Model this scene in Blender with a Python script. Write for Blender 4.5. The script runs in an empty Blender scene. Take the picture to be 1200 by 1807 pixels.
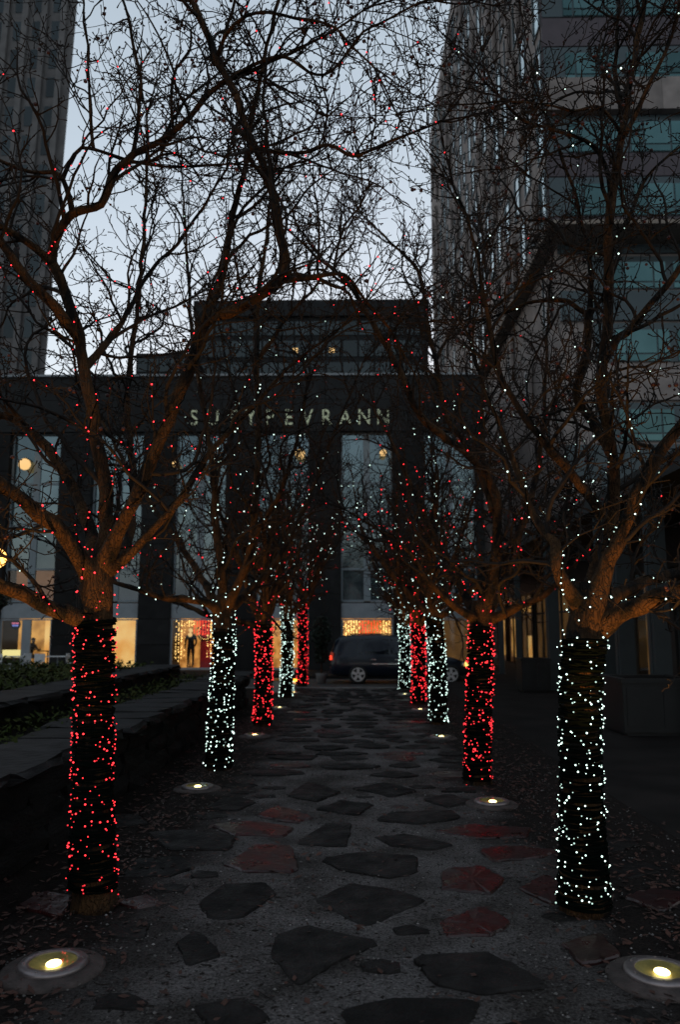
import bpy, bmesh, math, random
from mathutils import Vector, Matrix, noise as mnoise

SC = bpy.context.scene
COL = SC.collection
R = math.radians

# ------------------------------------------------------------------ camera
CAM_H = 1.9
FPX = 1400.0                      # focal length in pixels of the 1200 px wide photograph
PITCH = math.atan((1108 - 903.5) / FPX)
YAW = math.atan(23 / FPX)
cam_d = bpy.data.cameras.new('camera')
cam = bpy.data.objects.new('camera', cam_d)
COL.objects.link(cam)
cam.location = (0, 0, CAM_H)
cam.rotation_euler = (R(90) + PITCH, 0, YAW)
cam_d.sensor_fit = 'HORIZONTAL'
cam_d.sensor_width = 24
cam_d.lens = FPX * 24 / 1200
cam_d.clip_end = 2000
cam_d.clip_start = 0.05
cam_d.dof.use_dof = True
cam_d.dof.focus_distance = 5.6
cam_d.dof.aperture_fstop = 2.0
SC.camera = cam

# ------------------------------------------------------------------ sky, light, exposure
SUN_EL, SUN_ROT = R(0.0), R(0)      # sun just set, beyond the far end of the path
EXPOSURE = 3.15                        # long dusk exposure
EX = 2 ** -EXPOSURE                   # lamp strengths below are written as they look at this exposure
w = bpy.data.worlds.new('World')
SC.world = w
w.use_nodes = True
nt = w.node_tree
bg = nt.nodes['Background']
sky = nt.nodes.new('ShaderNodeTexSky')
sky.sky_type = 'NISHITA'
sky.sun_disc = False
sky.sun_elevation = SUN_EL
sky.sun_rotation = SUN_ROT
sky.altitude = 50
sky.air_density = 1.0
sky.dust_density = 1.0
sky.ozone_density = 1.5
hs = nt.nodes.new('ShaderNodeHueSaturation')
hs.inputs['Saturation'].default_value = 0.5
nt.links.new(sky.outputs[0], hs.inputs['Color'])
mixw = nt.nodes.new('ShaderNodeMix')
mixw.data_type = 'RGBA'
mixw.inputs[0].default_value = 0.42
nt.links.new(hs.outputs[0], mixw.inputs[6])
mixw.inputs[7].default_value = (0.345, 0.44, 0.50, 1)        # thin even dusk overcast
nt.links.new(mixw.outputs[2], bg.inputs['Color'])
bg.inputs['Strength'].default_value = 0.15

sun_d = bpy.data.lights.new('sun', 'SUN')
sun_d.energy = 0.002
sun_d.angle = R(40)
sun_d.color = (1, 0.9, 0.8)
sun = bpy.data.objects.new('sun', sun_d)
COL.objects.link(sun)
sun.rotation_euler = (R(-88), 0, 0)

SC.view_settings.view_transform = 'Standard'
SC.view_settings.look = 'None'
SC.view_settings.gamma = 1
SC.view_settings.use_curve_mapping = False
SC.view_settings.exposure = EXPOSURE
SC.cycles.use_denoising = True
SC.cycles.max_bounces = 5
SC.cycles.diffuse_bounces = 2
SC.cycles.glossy_bounces = 3
SC.cycles.transmission_bounces = 4
SC.cycles.transparent_max_bounces = 8
SC.cycles.sample_clamp_indirect = 3.0

# ------------------------------------------------------------------ picture to place
_a, _p = YAW, PITCH
_right = Vector((math.cos(_a), math.sin(_a), 0))
_fwd = Vector((-math.sin(_a) * math.cos(_p), math.cos(_a) * math.cos(_p), math.sin(_p)))
_up = _right.cross(_fwd)
CAMP = Vector((0, 0, CAM_H))


def ray(px, py):
    return _fwd * FPX + _right * (px - 600) + _up * (903.5 - py)


def P(px, py, y):
    d = ray(px, py)
    return CAMP + d * (y / d.y)


def G(px, py, z=0.0):
    d = ray(px, py)
    return CAMP + d * ((z - CAM_H) / d.z)


# ------------------------------------------------------------------ materials
def mat(name, c1, c2=None, rough=0.8, scale=6.0, bump=0.0, bump_scale=None, spec=0.4, metal=0.0, coord='Object',
        stretch=(1, 1, 1), detail=6.0, per_object=0.0, lo=0.35, hi=0.65, coat=0.0, rough2=None):
    m = bpy.data.materials.new(name)
    m.use_nodes = True
    n, l = m.node_tree.nodes, m.node_tree.links
    b = n['Principled BSDF']
    b.inputs['Roughness'].default_value = rough
    b.inputs['Specular IOR Level'].default_value = spec
    b.inputs['Metallic'].default_value = metal
    b.inputs['Coat Weight'].default_value = coat
    tc = n.new('ShaderNodeTexCoord')
    mp = n.new('ShaderNodeMapping')
    mp.inputs['Scale'].default_value = stretch
    l.new(tc.outputs[coord], mp.inputs[0])
    vec = mp.outputs[0]
    if per_object:
        oi = n.new('ShaderNodeObjectInfo')
        va = n.new('ShaderNodeVectorMath')
        va.operation = 'MULTIPLY_ADD'
        l.new(oi.outputs['Random'], va.inputs[0])
        va.inputs[1].default_value = (37, 53, 71)
        l.new(mp.outputs[0], va.inputs[2])
        vec = va.outputs[0]
    c2 = c2 or c1
    nz = n.new('ShaderNodeTexNoise')
    nz.inputs['Scale'].default_value = scale
    nz.inputs['Detail'].default_value = detail
    l.new(vec, nz.inputs['Vector'])
    mr = n.new('ShaderNodeMapRange')
    mr.inputs[1].default_value = lo
    mr.inputs[2].default_value = hi
    l.new(nz.outputs[0], mr.inputs[0])
    mx = n.new('ShaderNodeMix')
    mx.data_type = 'RGBA'
    l.new(mr.outputs[0], mx.inputs[0])
    mx.inputs[6].default_value = (*c1, 1)
    mx.inputs[7].default_value = (*c2, 1)
    out = mx.outputs[2]
    if per_object:
        hsv = n.new('ShaderNodeHueSaturation')
        mv = n.new('ShaderNodeMapRange')
        l.new(oi.outputs['Random'], mv.inputs[0])
        mv.inputs[3].default_value = 1 - per_object
        mv.inputs[4].default_value = 1 + per_object
        l.new(mv.outputs[0], hsv.inputs['Value'])
        l.new(out, hsv.inputs['Color'])
        out = hsv.outputs[0]
    l.new(out, b.inputs['Base Color'])
    if rough2 is not None:
        m2 = n.new('ShaderNodeMapRange')
        l.new(mr.outputs[0], m2.inputs[0])
        m2.inputs[3].default_value = rough
        m2.inputs[4].default_value = rough2
        l.new(m2.outputs[0], b.inputs['Roughness'])
    if bump:
        nb = n.new('ShaderNodeTexNoise')
        nb.inputs['Scale'].default_value = bump_scale or scale * 4
        nb.inputs['Detail'].default_value = 8
        l.new(vec, nb.inputs['Vector'])
        bp = n.new('ShaderNodeBump')
        bp.inputs['Strength'].default_value = bump
        bp.inputs['Distance'].default_value = 0.03
        l.new(nb.outputs[0], bp.inputs['Height'])
        l.new(bp.outputs[0], b.inputs['Normal'])
    return m


def emit(name, color, strength, c2=None, scale=5.0, sampled=True):
    m = bpy.data.materials.new(name)
    m.use_nodes = True
    n, l = m.node_tree.nodes, m.node_tree.links
    b = n['Principled BSDF']
    b.inputs['Base Color'].default_value = (0.02, 0.02, 0.02, 1)
    b.inputs['Emission Strength'].default_value = strength * EX
    b.inputs['Emission Color'].default_value = (*color, 1)
    if c2:
        tc = n.new('ShaderNodeTexCoord')
        nz = n.new('ShaderNodeTexNoise')
        nz.inputs['Scale'].default_value = scale
        nz.inputs['Detail'].default_value = 3
        l.new(tc.outputs['Object'], nz.inputs['Vector'])
        mr = n.new('ShaderNodeMapRange')
        mr.inputs[1].default_value = 0.35
        mr.inputs[2].default_value = 0.65
        l.new(nz.outputs[0], mr.inputs[0])
        mx = n.new('ShaderNodeMix')
        mx.data_type = 'RGBA'
        l.new(mr.outputs[0], mx.inputs[0])
        mx.inputs[6].default_value = (*color, 1)
        mx.inputs[7].default_value = (*c2, 1)
        l.new(mx.outputs[2], b.inputs['Emission Color'])
    if not sampled:
        m.cycles.emission_sampling = 'NONE'
    return m


def glass(name, tint=(0.9, 0.95, 0.95), mirror=0.18):
    m = bpy.data.materials.new(name)
    m.use_nodes = True
    n, l = m.node_tree.nodes, m.node_tree.links
    n.remove(n['Principled BSDF'])
    tr = n.new('ShaderNodeBsdfTransparent')
    tr.inputs[0].default_value = (*tint, 1)
    gl = n.new('ShaderNodeBsdfGlossy')
    gl.inputs['Roughness'].default_value = 0.04
    gl.inputs['Color'].default_value = (0.8, 0.9, 0.95, 1)
    fr = n.new('ShaderNodeFresnel')
    ge = n.new('ShaderNodeNewGeometry')          # same reflectance entering and leaving the thin pane
    io = n.new('ShaderNodeMapRange')
    io.inputs[3].default_value = 1.42
    io.inputs[4].default_value = 1 / 1.42
    l.new(ge.outputs['Backfacing'], io.inputs[0])
    l.new(io.outputs[0], fr.inputs[0])
    ad = n.new('ShaderNodeMath')
    ad.operation = 'ADD'
    ad.use_clamp = True
    l.new(fr.outputs[0], ad.inputs[0])
    ad.inputs[1].default_value = mirror
    mx = n.new('ShaderNodeMixShader')
    l.new(ad.outputs[0], mx.inputs[0])
    l.new(tr.outputs[0], mx.inputs[1])
    l.new(gl.outputs[0], mx.inputs[2])
    l.new(mx.outputs[0], n['Material Output'].inputs[0])
    return m


def bark_mat():
    m = mat('bark', (0.066, 0.031, 0.012), (0.007, 0.005, 0.004), rough=0.9, scale=7, stretch=(1, 1, 0.4), lo=0.44, hi=0.60, spec=0.2)
    n, l = m.node_tree.nodes, m.node_tree.links
    b = n['Principled BSDF']
    tc = n.new('ShaderNodeTexCoord')
    mp = n.new('ShaderNodeMapping')
    mp.inputs['Scale'].default_value = (1, 1, 0.28)
    l.new(tc.outputs['Object'], mp.inputs[0])
    vo = n.new('ShaderNodeTexVoronoi')
    vo.feature = 'DISTANCE_TO_EDGE'
    vo.inputs['Scale'].default_value = 38
    wn = n.new('ShaderNodeTexNoise')
    wn.inputs['Scale'].default_value = 9
    wn.inputs['Detail'].default_value = 5
    l.new(mp.outputs[0], wn.inputs['Vector'])
    va = n.new('ShaderNodeVectorMath')
    va.operation = 'MULTIPLY_ADD'
    l.new(wn.outputs['Color'], va.inputs[0])
    va.inputs[1].default_value = (.16, .16, .16)
    l.new(mp.outputs[0], va.inputs[2])
    l.new(va.outputs[0], vo.inputs['Vector'])
    mr = n.new('ShaderNodeMapRange')
    mr.inputs[1].default_value = 0.0
    mr.inputs[2].default_value = 0.14
    l.new(vo.outputs['Distance'], mr.inputs[0])
    nz = n.new('ShaderNodeTexNoise')
    nz.inputs['Scale'].default_value = 45
    nz.inputs['Detail'].default_value = 8
    l.new(mp.outputs[0], nz.inputs['Vector'])
    ad = n.new('ShaderNodeMath')
    ad.operation = 'MULTIPLY_ADD'
    l.new(nz.outputs[0], ad.inputs[0])
    ad.inputs[1].default_value = 1.6
    l.new(mr.outputs[0], ad.inputs[2])
    bp = n.new('ShaderNodeBump')
    bp.inputs['Strength'].default_value = 0.85
    bp.inputs['Distance'].default_value = 0.02
    l.new(ad.outputs[0], bp.inputs['Height'])
    l.new(bp.outputs[0], b.inputs['Normal'])
    return m


M = {}
M['bark'] = bark_mat()
M['twig'] = mat('twig_bark', (0.02, 0.014, 0.011), (0.012, 0.009, 0.008), rough=0.9, scale=20, spec=0.2)
M['fruit'] = mat('crab_apple_skin', (0.07, 0.012, 0.01), (0.03, 0.008, 0.007), rough=0.5, scale=40)
M['wire'] = mat('green_wire', (0.0015, 0.003, 0.0022), spec=0.03, rough=0.9, scale=10)
M['red_bulb'] = emit('red_bulb', (1.0, 0.026, 0.034), 4.2)
M['white_bulb'] = emit('white_bulb', (0.72, 1.0, 0.88), 3.4)
def gravel_mat():
    m = bpy.data.materials.new('sandy_path')
    m.use_nodes = True
    n, l = m.node_tree.nodes, m.node_tree.links
    b = n['Principled BSDF']
    b.inputs['Roughness'].default_value = 0.95
    b.inputs['Specular IOR Level'].default_value = 0.1
    tc = n.new('ShaderNodeTexCoord')

    def nz(scale, detail, lo, hi, rough=.5):
        t = n.new('ShaderNodeTexNoise')
        t.inputs['Scale'].default_value = scale
        t.inputs['Detail'].default_value = detail
        t.inputs['Roughness'].default_value = rough
        l.new(tc.outputs['Object'], t.inputs['Vector'])
        r = n.new('ShaderNodeMapRange')
        r.inputs[1].default_value = lo
        r.inputs[2].default_value = hi
        l.new(t.outputs[0], r.inputs[0])
        return r.outputs[0], t.outputs[0]

    def mix(f, c1, c2):
        x = n.new('ShaderNodeMix')
        x.data_type = 'RGBA'
        l.new(f, x.inputs[0])
        for i, c in ((6, c1), (7, c2)):
            if isinstance(c, tuple): x.inputs[i].default_value = (*c, 1)
            else: l.new(c, x.inputs[i])
        return x.outputs[2]
    grain, graw = nz(55, 8, .38, .62, .75)
    patch, _ = nz(1.7, 6, .36, .60)
    fleck, _ = nz(23, 3, .60, .66)
    col = mix(grain, (0.042, 0.037, 0.036), (0.20, 0.178, 0.177))
    col = mix(patch, mix(grain, (0.014, 0.0115, 0.0105), (0.085, 0.074, 0.070)), col)
    col = mix(fleck, col, (0.018, 0.014, 0.012))
    # soil and leaf mould along both tree rows
    sx = n.new('ShaderNodeSeparateXYZ')
    l.new(tc.outputs['Object'], sx.inputs[0])
    sub = n.new('ShaderNodeMath'); sub.operation = 'SUBTRACT'
    l.new(sx.outputs[0], sub.inputs[0]); sub.inputs[1].default_value = 0.0
    ab = n.new('ShaderNodeMath'); ab.operation = 'ABSOLUTE'
    l.new(sub.outputs[0], ab.inputs[0])
    wob, wr = nz(1.1, 4, 0, 1)
    ad = n.new('ShaderNodeMath'); ad.operation = 'MULTIPLY_ADD'
    l.new(wr, ad.inputs[0]); ad.inputs[1].default_value = 1.5; l.new(ab.outputs[0], ad.inputs[2])
    mr = n.new('ShaderNodeMapRange')
    mr.inputs[1].default_value = 1.75
    mr.inputs[2].default_value = 2.35
    l.new(ad.outputs[0], mr.inputs[0])
    col = mix(mr.outputs[0], col, mix(grain, (0.007, 0.0055, 0.005), (0.026, 0.020, 0.018)))
    l.new(col, b.inputs['Base Color'])
    bp = n.new('ShaderNodeBump')
    bp.inputs['Strength'].default_value = 1.0
    bp.inputs['Distance'].default_value = 0.02
    l.new(graw, bp.inputs['Height'])
    l.new(bp.outputs[0], b.inputs['Normal'])
    return m


M['gravel'] = gravel_mat()
M['red_bulb_dim'] = emit('dim_red_bulb', (1.0, 0.03, 0.045), 1.3)
M['white_bulb_dim'] = emit('dim_white_bulb', (0.70, 1.0, 0.88), 1.0)
M['soil'] = mat('plaza_soil', (0.014, 0.011, 0.010), (0.007, 0.0055, 0.005), rough=0.95, scale=3, bump=0.8, bump_scale=50, spec=0.08)
M['slate'] = mat('wet_slate', (0.016, 0.0135, 0.013), (0.007, 0.006, 0.0058), rough=0.5, rough2=0.75, scale=5, bump=0.5, bump_scale=22, spec=0.13, per_object=0.35)
M['glowslate'] = mat('glow_tinted_slate', (0.034, 0.008, 0.008), (0.014, 0.005, 0.005), rough=0.24, rough2=0.42, scale=5, bump=0.25, bump_scale=14, spec=0.45, per_object=0.25)  # red glow of the tree lights put into the stone colour
M['wallstone'] = mat('wall_stone', (0.011, 0.010, 0.010), (0.006, 0.0055, 0.0055), spec=0.1, rough=0.8, scale=3, bump=0.6, bump_scale=12, per_object=0.3)
M['capstone'] = mat('cap_stone', (0.026, 0.0245, 0.0255), (0.008, 0.0075, 0.008), spec=0.1, rough=0.65, scale=3, bump=0.5, bump_scale=12, per_object=0.25)
M['leaf'] = mat('dead_leaf', (0.065, 0.022, 0.013), (0.025, 0.011, 0.008), rough=0.7, scale=2.5)
M['green'] = mat('ground_cover_leaf', (0.019, 0.030, 0.005), (0.033, 0.036, 0.009), spec=0.1, rough=0.8, scale=1.2)
M['darkgreen'] = mat('dark_evergreen', (0.018, 0.03, 0.018), (0.01, 0.018, 0.012), rough=0.6, scale=4)
M['asphalt'] = mat('asphalt', (0.05, 0.048, 0.048), (0.032, 0.03, 0.03), rough=0.8, scale=2, bump=0.4, bump_scale=120, rough2=0.6)
M['sidewalk'] = mat('sidewalk_concrete', (0.022, 0.0185, 0.0175), (0.012, 0.0105, 0.010), spec=0.08, rough=0.85, scale=1.2, bump=0.3, bump_scale=90)
M['kerb'] = mat('granite_kerb', (0.2, 0.19, 0.18), (0.13, 0.12, 0.12), rough=0.8, scale=8, per_object=0.15)
M['collar'] = mat('concrete_collar', (0.07, 0.05, 0.046), (0.03, 0.022, 0.02), rough=0.75, scale=9, bump=0.3, bump_scale=50)
M['steel'] = mat('brushed_ring', (0.30, 0.25, 0.25), (0.2, 0.17, 0.17), rough=0.38, scale=12, metal=0.7)
M['bowl'] = mat('reflector_bowl', (0.30, 0.25, 0.12), (0.16, 0.135, 0.06), rough=0.5, scale=14)
M['lens'] = glass('lamp_lens', (0.93, 0.95, 0.80), 0.03)
M['lampglow'] = emit('uplight_bulb', (1.0, 0.80, 0.36), 9.0)
M['darkpier'] = mat('dark_stone_cladding', (0.012, 0.012, 0.0125), (0.007, 0.007, 0.0075), spec=0.12, rough=0.6, scale=2, per_object=0.3)
M['slatepanel'] = mat('slate_fascia', (0.016, 0.0165, 0.0175), (0.010, 0.0105, 0.0115), spec=0.15, rough=0.6, scale=1.5, per_object=0.2)
M['bayglass'] = mat('bay_glass', (0.14, 0.19, 0.215), (0.10, 0.14, 0.165), rough=0.06, scale=0.7, metal=0.75, per_object=0.25)
M['metalwhite'] = mat('pale_metal', (0.22, 0.24, 0.26), (0.18, 0.2, 0.22), rough=0.5, scale=3)
M['mullion'] = mat('grey_mullion', (0.16, 0.19, 0.21), rough=0.5)
M['shopglass'] = glass('shop_glass', (0.92, 0.93, 0.92), 0.02)
M['beige'] = mat('beige_precast', (0.26, 0.22, 0.206), (0.18, 0.153, 0.144), rough=0.85, scale=1.2, per_object=0.10, bump=0.15, bump_scale=30)
M['plum'] = mat('plum_spandrel', (0.07, 0.052, 0.062), (0.055, 0.042, 0.05), rough=0.6, scale=1.2, per_object=0.1)
M['soffit'] = mat('brown_soffit', (0.22, 0.18, 0.15), rough=0.8)
M['tealglass'] = mat('teal_glass', (0.07, 0.13, 0.133), (0.045, 0.09, 0.093), rough=0.06, scale=0.35, metal=0.85, per_object=0.3)
M['tealdark'] = mat('teal_frame', (0.04, 0.062, 0.072), rough=0.4)
M['skyglass'] = mat('pale_glass', (0.36, 0.47, 0.49), (0.24, 0.34, 0.36), rough=0.05, scale=0.5, metal=0.9, per_object=0.3)
M['greytower'] = mat('grey_precast', (0.14, 0.13, 0.129), (0.10, 0.093, 0.093), rough=0.85, scale=0.8, per_object=0.08)
M['darkglass'] = mat('dark_glass', (0.026, 0.033, 0.036), rough=0.1, metal=0.6, per_object=0.3)
M['black'] = mat('black_metal', (0.008, 0.009, 0.010), (0.012, 0.013, 0.014), rough=0.5, scale=5)
M['pillar'] = mat('dark_teal_pillar', (0.035, 0.048, 0.054), (0.028, 0.038, 0.043), rough=0.45, scale=3)
M['blackwall'] = mat('dark_arcade_wall', (0.014, 0.015, 0.016), (0.02, 0.021, 0.022), rough=0.6, scale=2)
M['carpaint'] = mat('navy_car_paint', (0.006, 0.010, 0.020), rough=0.3, coat=0.3, spec=0.3, scale=2)
M['carglass'] = mat('car_glass', (0.004, 0.006, 0.010), rough=0.08, spec=0.4)
M['chrome'] = mat('chrome', (0.6, 0.62, 0.65), rough=0.25, metal=1.0)
M['alloy'] = mat('alloy', (0.55, 0.57, 0.6), rough=0.35, metal=0.7)
M['tyre'] = mat('tyre_rubber', (0.012, 0.012, 0.012), rough=0.85)
M['tail'] = emit('tail_lamp', (1.0, 0.05, 0.02), 2.2)
M['tail_dim'] = emit('tail_lamp_lens', (0.5, 0.05, 0.02), 0.35)
M['head'] = emit('head_lamp', (1.0, 0.55, 0.12), 2.6)
M['headlens'] = mat('head_lens', (0.5, 0.48, 0.44), rough=0.1)
M['room_warm'] = emit('lit_room_wall', (0.95, 0.48, 0.12), 0.95, (0.30, 0.12, 0.025), 1.1)
M['room_cream'] = emit('lit_cream_wall', (1.0, 0.66, 0.24), 1.05, (0.85, 0.38, 0.09), 0.8)
M['room_dim'] = emit('dim_room_wall', (0.45, 0.22, 0.07), 0.30, (0.16, 0.08, 0.03), 1.2)
M['room_amber'] = emit('amber_room_wall', (0.95, 0.42, 0.10), 0.85, (0.42, 0.15, 0.025), 3.0)
M['room_brown'] = emit('brown_room_wall', (0.30, 0.13, 0.045), 0.5, (0.14, 0.06, 0.025), 0.8)
M['case'] = emit('display_case_light', (1.0, 0.85, 0.35), 1.1)
M['amberbulb'] = emit('amber_bulb', (1.0, 0.58, 0.18), 3.4, sampled=False)
M['redglow'] = emit('red_display_bulb', (1.0, 0.06, 0.02), 1.6, sampled=False)
M['globe'] = emit('lamp_globe', (1.0, 0.48, 0.10), 5.0)
M['pendant'] = emit('pendant_shade', (1.0, 0.62, 0.24), 1.0)
M['letter'] = emit('sign_letter', (0.78, 0.90, 0.62), 0.24)
M['neon_blue'] = emit('neon_blue', (0.3, 0.35, 1.0), 0.8)
M['neon_pink'] = emit('neon_pink', (1.0, 0.25, 0.4), 0.8)
M['reddoor'] = mat('red_door', (0.75, 0.02, 0.03), (0.6, 0.012, 0.02), rough=0.4)
M['white'] = mat('white_plastic', (0.55, 0.55, 0.55), (0.45, 0.45, 0.46), rough=0.6)
M['skin'] = mat('skin', (0.42, 0.25, 0.17), rough=0.6)
M['darkcloth'] = mat('dark_cloth', (0.015, 0.014, 0.018), rough=0.9)
M['browncloth'] = mat('brown_cloth', (0.06, 0.035, 0.02), rough=0.9)
M['hair'] = mat('dark_hair', (0.02, 0.012, 0.008), rough=0.7)
M['cone'] = mat('cone_orange', (0.6, 0.03, 0.03), rough=0.6)
M['bench'] = mat('bench_concrete', (0.30, 0.26, 0.24), (0.22, 0.19, 0.18), rough=0.8, scale=4)
M['slat_amber'] = mat('amber_slat', (0.50, 0.22, 0.04), (0.36, 0.15, 0.03), rough=0.5, scale=3, stretch=(1, 8, 8))  # amber base colour streaked along the bench slats
M['pot'] = mat('grey_pot', (0.14, 0.13, 0.13), rough=0.8)


# ------------------------------------------------------------------ object helpers
def link(o, parent=None):
    COL.objects.link(o)
    if parent:
        o.parent = parent
    return o


def tag(o, label=None, cat=None, group=None, kind=None):
    if label: o['label'] = label
    if cat: o['category'] = cat
    if group: o['group'] = group
    if kind: o['kind'] = kind
    return o


def thing(name, loc, label, cat, group=None, rz=0.0):
    o = bpy.data.objects.new(name, None)
    o.empty_display_size = 0.1
    o.location = loc
    o.rotation_euler = (0, 0, rz)
    COL.objects.link(o)
    return tag(o, label, cat, group)


def mesh(name, v, f, mats, parent=None, smooth=False, mi=None, loc=None):
    me = bpy.data.meshes.new(name)
    me.from_pydata([tuple(x) for x in v], [], f)
    for m in (mats if isinstance(mats, (list, tuple)) else [mats]):
        me.materials.append(m)
    if mi is not None:
        me.polygons.foreach_set('material_index', mi)
    if smooth:
        me.polygons.foreach_set('use_smooth', [True] * len(me.polygons))
    me.update()
    o = bpy.data.objects.new(name, me)
    if loc: o.location = loc
    return link(o, parent)


def obj_of(name, me, parent=None, loc=(0, 0, 0), rz=0.0, scale=None):
    o = bpy.data.objects.new(name, me)
    o.location = loc
    o.rotation_euler = (0, 0, rz)
    if scale: o.scale = scale
    return link(o, parent)


BOXF = [(0, 3, 2, 1), (4, 5, 6, 7), (0, 1, 5, 4), (1, 2, 6, 5), (2, 3, 7, 6), (3, 0, 4, 7)]


class MB:
    """collects boxes, tubes, discs for one mesh"""
    def __init__(s):
        s.v, s.f, s.mi = [], [], []

    def add(s, v, f, m=0):
        b = len(s.v)
        s.v += [tuple(x) for x in v]
        s.f += [tuple(i + b for i in q) for q in f]
        s.mi += [m] * len(f)
        return s

    def box(s, x0, x1, y0, y1, z0, z1, m=0):
        return s.add([(x0, y0, z0), (x1, y0, z0), (x1, y1, z0), (x0, y1, z0), (x0, y0, z1), (x1, y0, z1), (x1, y1, z1), (x0, y1, z1)], BOXF, m)

    def lathe(s, prof, n=24, m=0, c=(0, 0, 0), axis='z', cap=True):
        v, f = [], []
        for (r, z) in prof:
            for k in range(n):
                a = 2 * math.pi * k / n
                q = (r * math.cos(a), r * math.sin(a), z)
                if axis == 'y': q = (q[0], q[2], q[1])
                v.append((q[0] + c[0], q[1] + c[1], q[2] + c[2]))
        for i in range(len(prof) - 1):
            for k in range(n):
                k2 = (k + 1) % n
                f.append((i * n + k, i * n + k2, (i + 1) * n + k2, (i + 1) * n + k))
        if cap:
            f.append(tuple(range(n - 1, -1, -1)))
            f.append(tuple((len(prof) - 1) * n + k for k in range(n)))
        return s.add(v, f, m)

    def tube(s, pts, rad, n=5, m=0, cap=True):
        k = len(pts)
        v, f = [], []
        t0 = (pts[1] - pts[0]).normalized()
        ref = Vector((0, 0, 1)) if abs(t0.z) < 0.9 else Vector((1, 0, 0))
        u = t0.cross(ref).normalized()
        for i in range(k):
            if i == 0: t = pts[1] - pts[0]
            elif i == k - 1: t = pts[i] - pts[i - 1]
            else: t = pts[i + 1] - pts[i - 1]
            t = t.normalized()
            u = (u - t * u.dot(t))
            if u.length < 1e-6: u = t.orthogonal()
            u.normalize()
            w2 = t.cross(u)
            r = rad[i] if isinstance(rad, (list, tuple)) else rad
            for j in range(n):
                a = 2 * math.pi * j / n
                v.append(pts[i] + u * (r * math.cos(a)) + w2 * (r * math.sin(a)))
        for i in range(k - 1):
            for j in range(n):
                j2 = (j + 1) % n
                f.append((i * n + j, i * n + j2, (i + 1) * n + j2, (i + 1) * n + j))
        if cap:
            f.append(tuple(range(n - 1, -1, -1)))
            f.append(tuple((k - 1) * n + j for j in range(n)))
        return s.add(v, f, m)

    def build(s, name, mats, parent=None, smooth=False, loc=None):
        return mesh(name, s.v, s.f, mats, parent, smooth, s.mi, loc)


def boxobj(name, x0, x1, y0, y1, z0, z1, m, parent=None):
    cx, cy, cz = (x0 + x1) / 2, (y0 + y1) / 2, (z0 + z1) / 2
    return MB().box(x0 - cx, x1 - cx, y0 - cy, y1 - cy, z0 - cz, z1 - cz).build(name, m, parent, loc=(cx, cy, cz))


_ico = bmesh.new()
bmesh.ops.create_icosphere(_ico, subdivisions=1, radius=1)
ICO_V = [v.co.copy() for v in _ico.verts]
ICO_F = [tuple(v.index for v in f.verts) for f in _ico.faces]
_ico.free()
_ico = bmesh.new()
bmesh.ops.create_icosphere(_ico, subdivisions=3, radius=1)
BALL_V = [v.co.copy() for v in _ico.verts]
BALL_F = [tuple(v.index for v in f.verts) for f in _ico.faces]
_ico.free()
OCT_V = [Vector(q) for q in ((1, 0, 0), (-1, 0, 0), (0, 1, 0), (0, -1, 0), (0, 0, 1), (0, 0, -1))]
OCT_F = [(0, 2, 4), (2, 1, 4), (1, 3, 4), (3, 0, 4), (2, 0, 5), (1, 2, 5), (3, 1, 5), (0, 3, 5)]


def blobs(mb, pts, r, rng=None, octa=False, m=0):
    V, F = (OCT_V, OCT_F) if octa else (ICO_V, ICO_F)
    for p in pts:
        k = r * (rng.uniform(0.6, 1.25) if rng else 1)
        mb.add([p + q * k for q in V], F, m)


# ================================================================== GROUND
rng = random.Random(7)
PATH_END = 26.1
SIDE_X = 2.95
boxobj('street', -300, 300, -60, 600, -0.5, -0.10, M['asphalt']).__setitem__('kind', 'structure')
plaza = boxobj('plaza_ground', -40, -2.2, -8, PATH_END - 0.2, -0.099, -0.002, M['soil'])
plaza['kind'] = 'structure'


def sheet(name, x0, x1, y0, y1, z0, nx, ny, amp, m, seed=0.0, skirt=0.09):
    v, f = [], []
    for j in range(ny + 1):
        for i in range(nx + 1):
            x = x0 + (x1 - x0) * i / nx
            y = y0 + (y1 - y0) * j / ny
            e = 0 if (i in (0, nx) or j in (0, ny)) else 1
            h = mnoise.fractal(Vector((x * 1.3 + seed, y * 1.3, 0)), 0.9, 2.0, 4) * amp * e
            v.append((x, y, z0 + h))
    for j in range(ny):
        for i in range(nx):
            a = j * (nx + 1) + i
            f.append((a, a + 1, a + nx + 2, a + nx + 1))
    return mesh(name, v, f, m, smooth=True)


path = sheet('path', -2.2, SIDE_X, 1.2, PATH_END - 0.2, 0.002, 90, 420, 0.014, M['gravel'])
path['kind'] = 'structure'
sw = boxobj('pavement', SIDE_X + 0.001, 9.6, -8, 52, -0.099, 0.004, M['sidewalk'])
sw['kind'] = 'structure'
fsw = boxobj('far_pavement', -60, SIDE_X - 0.4, 32.2, 36.2, -0.099, 0.02, M['sidewalk'])
fsw['kind'] = 'structure'
kerb = boxobj('kerb', -40, SIDE_X, PATH_END - 0.2, PATH_END - 0.1, -0.12, -0.01, M['kerb'])
kerb['kind'] = 'structure'
for k in range(22):
    x0 = -10 + k * 0.59
    o = boxobj('kerb_stone', x0, min(x0 + 0.578, SIDE_X), PATH_END - 0.097, PATH_END + 0.06, -0.12, 0.015 + rng.uniform(-.004, .004), M['kerb'], kerb)
    o.matrix_parent_inverse = kerb.matrix_world.inverted() if False else Matrix.Translation(-kerb.location)

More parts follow.
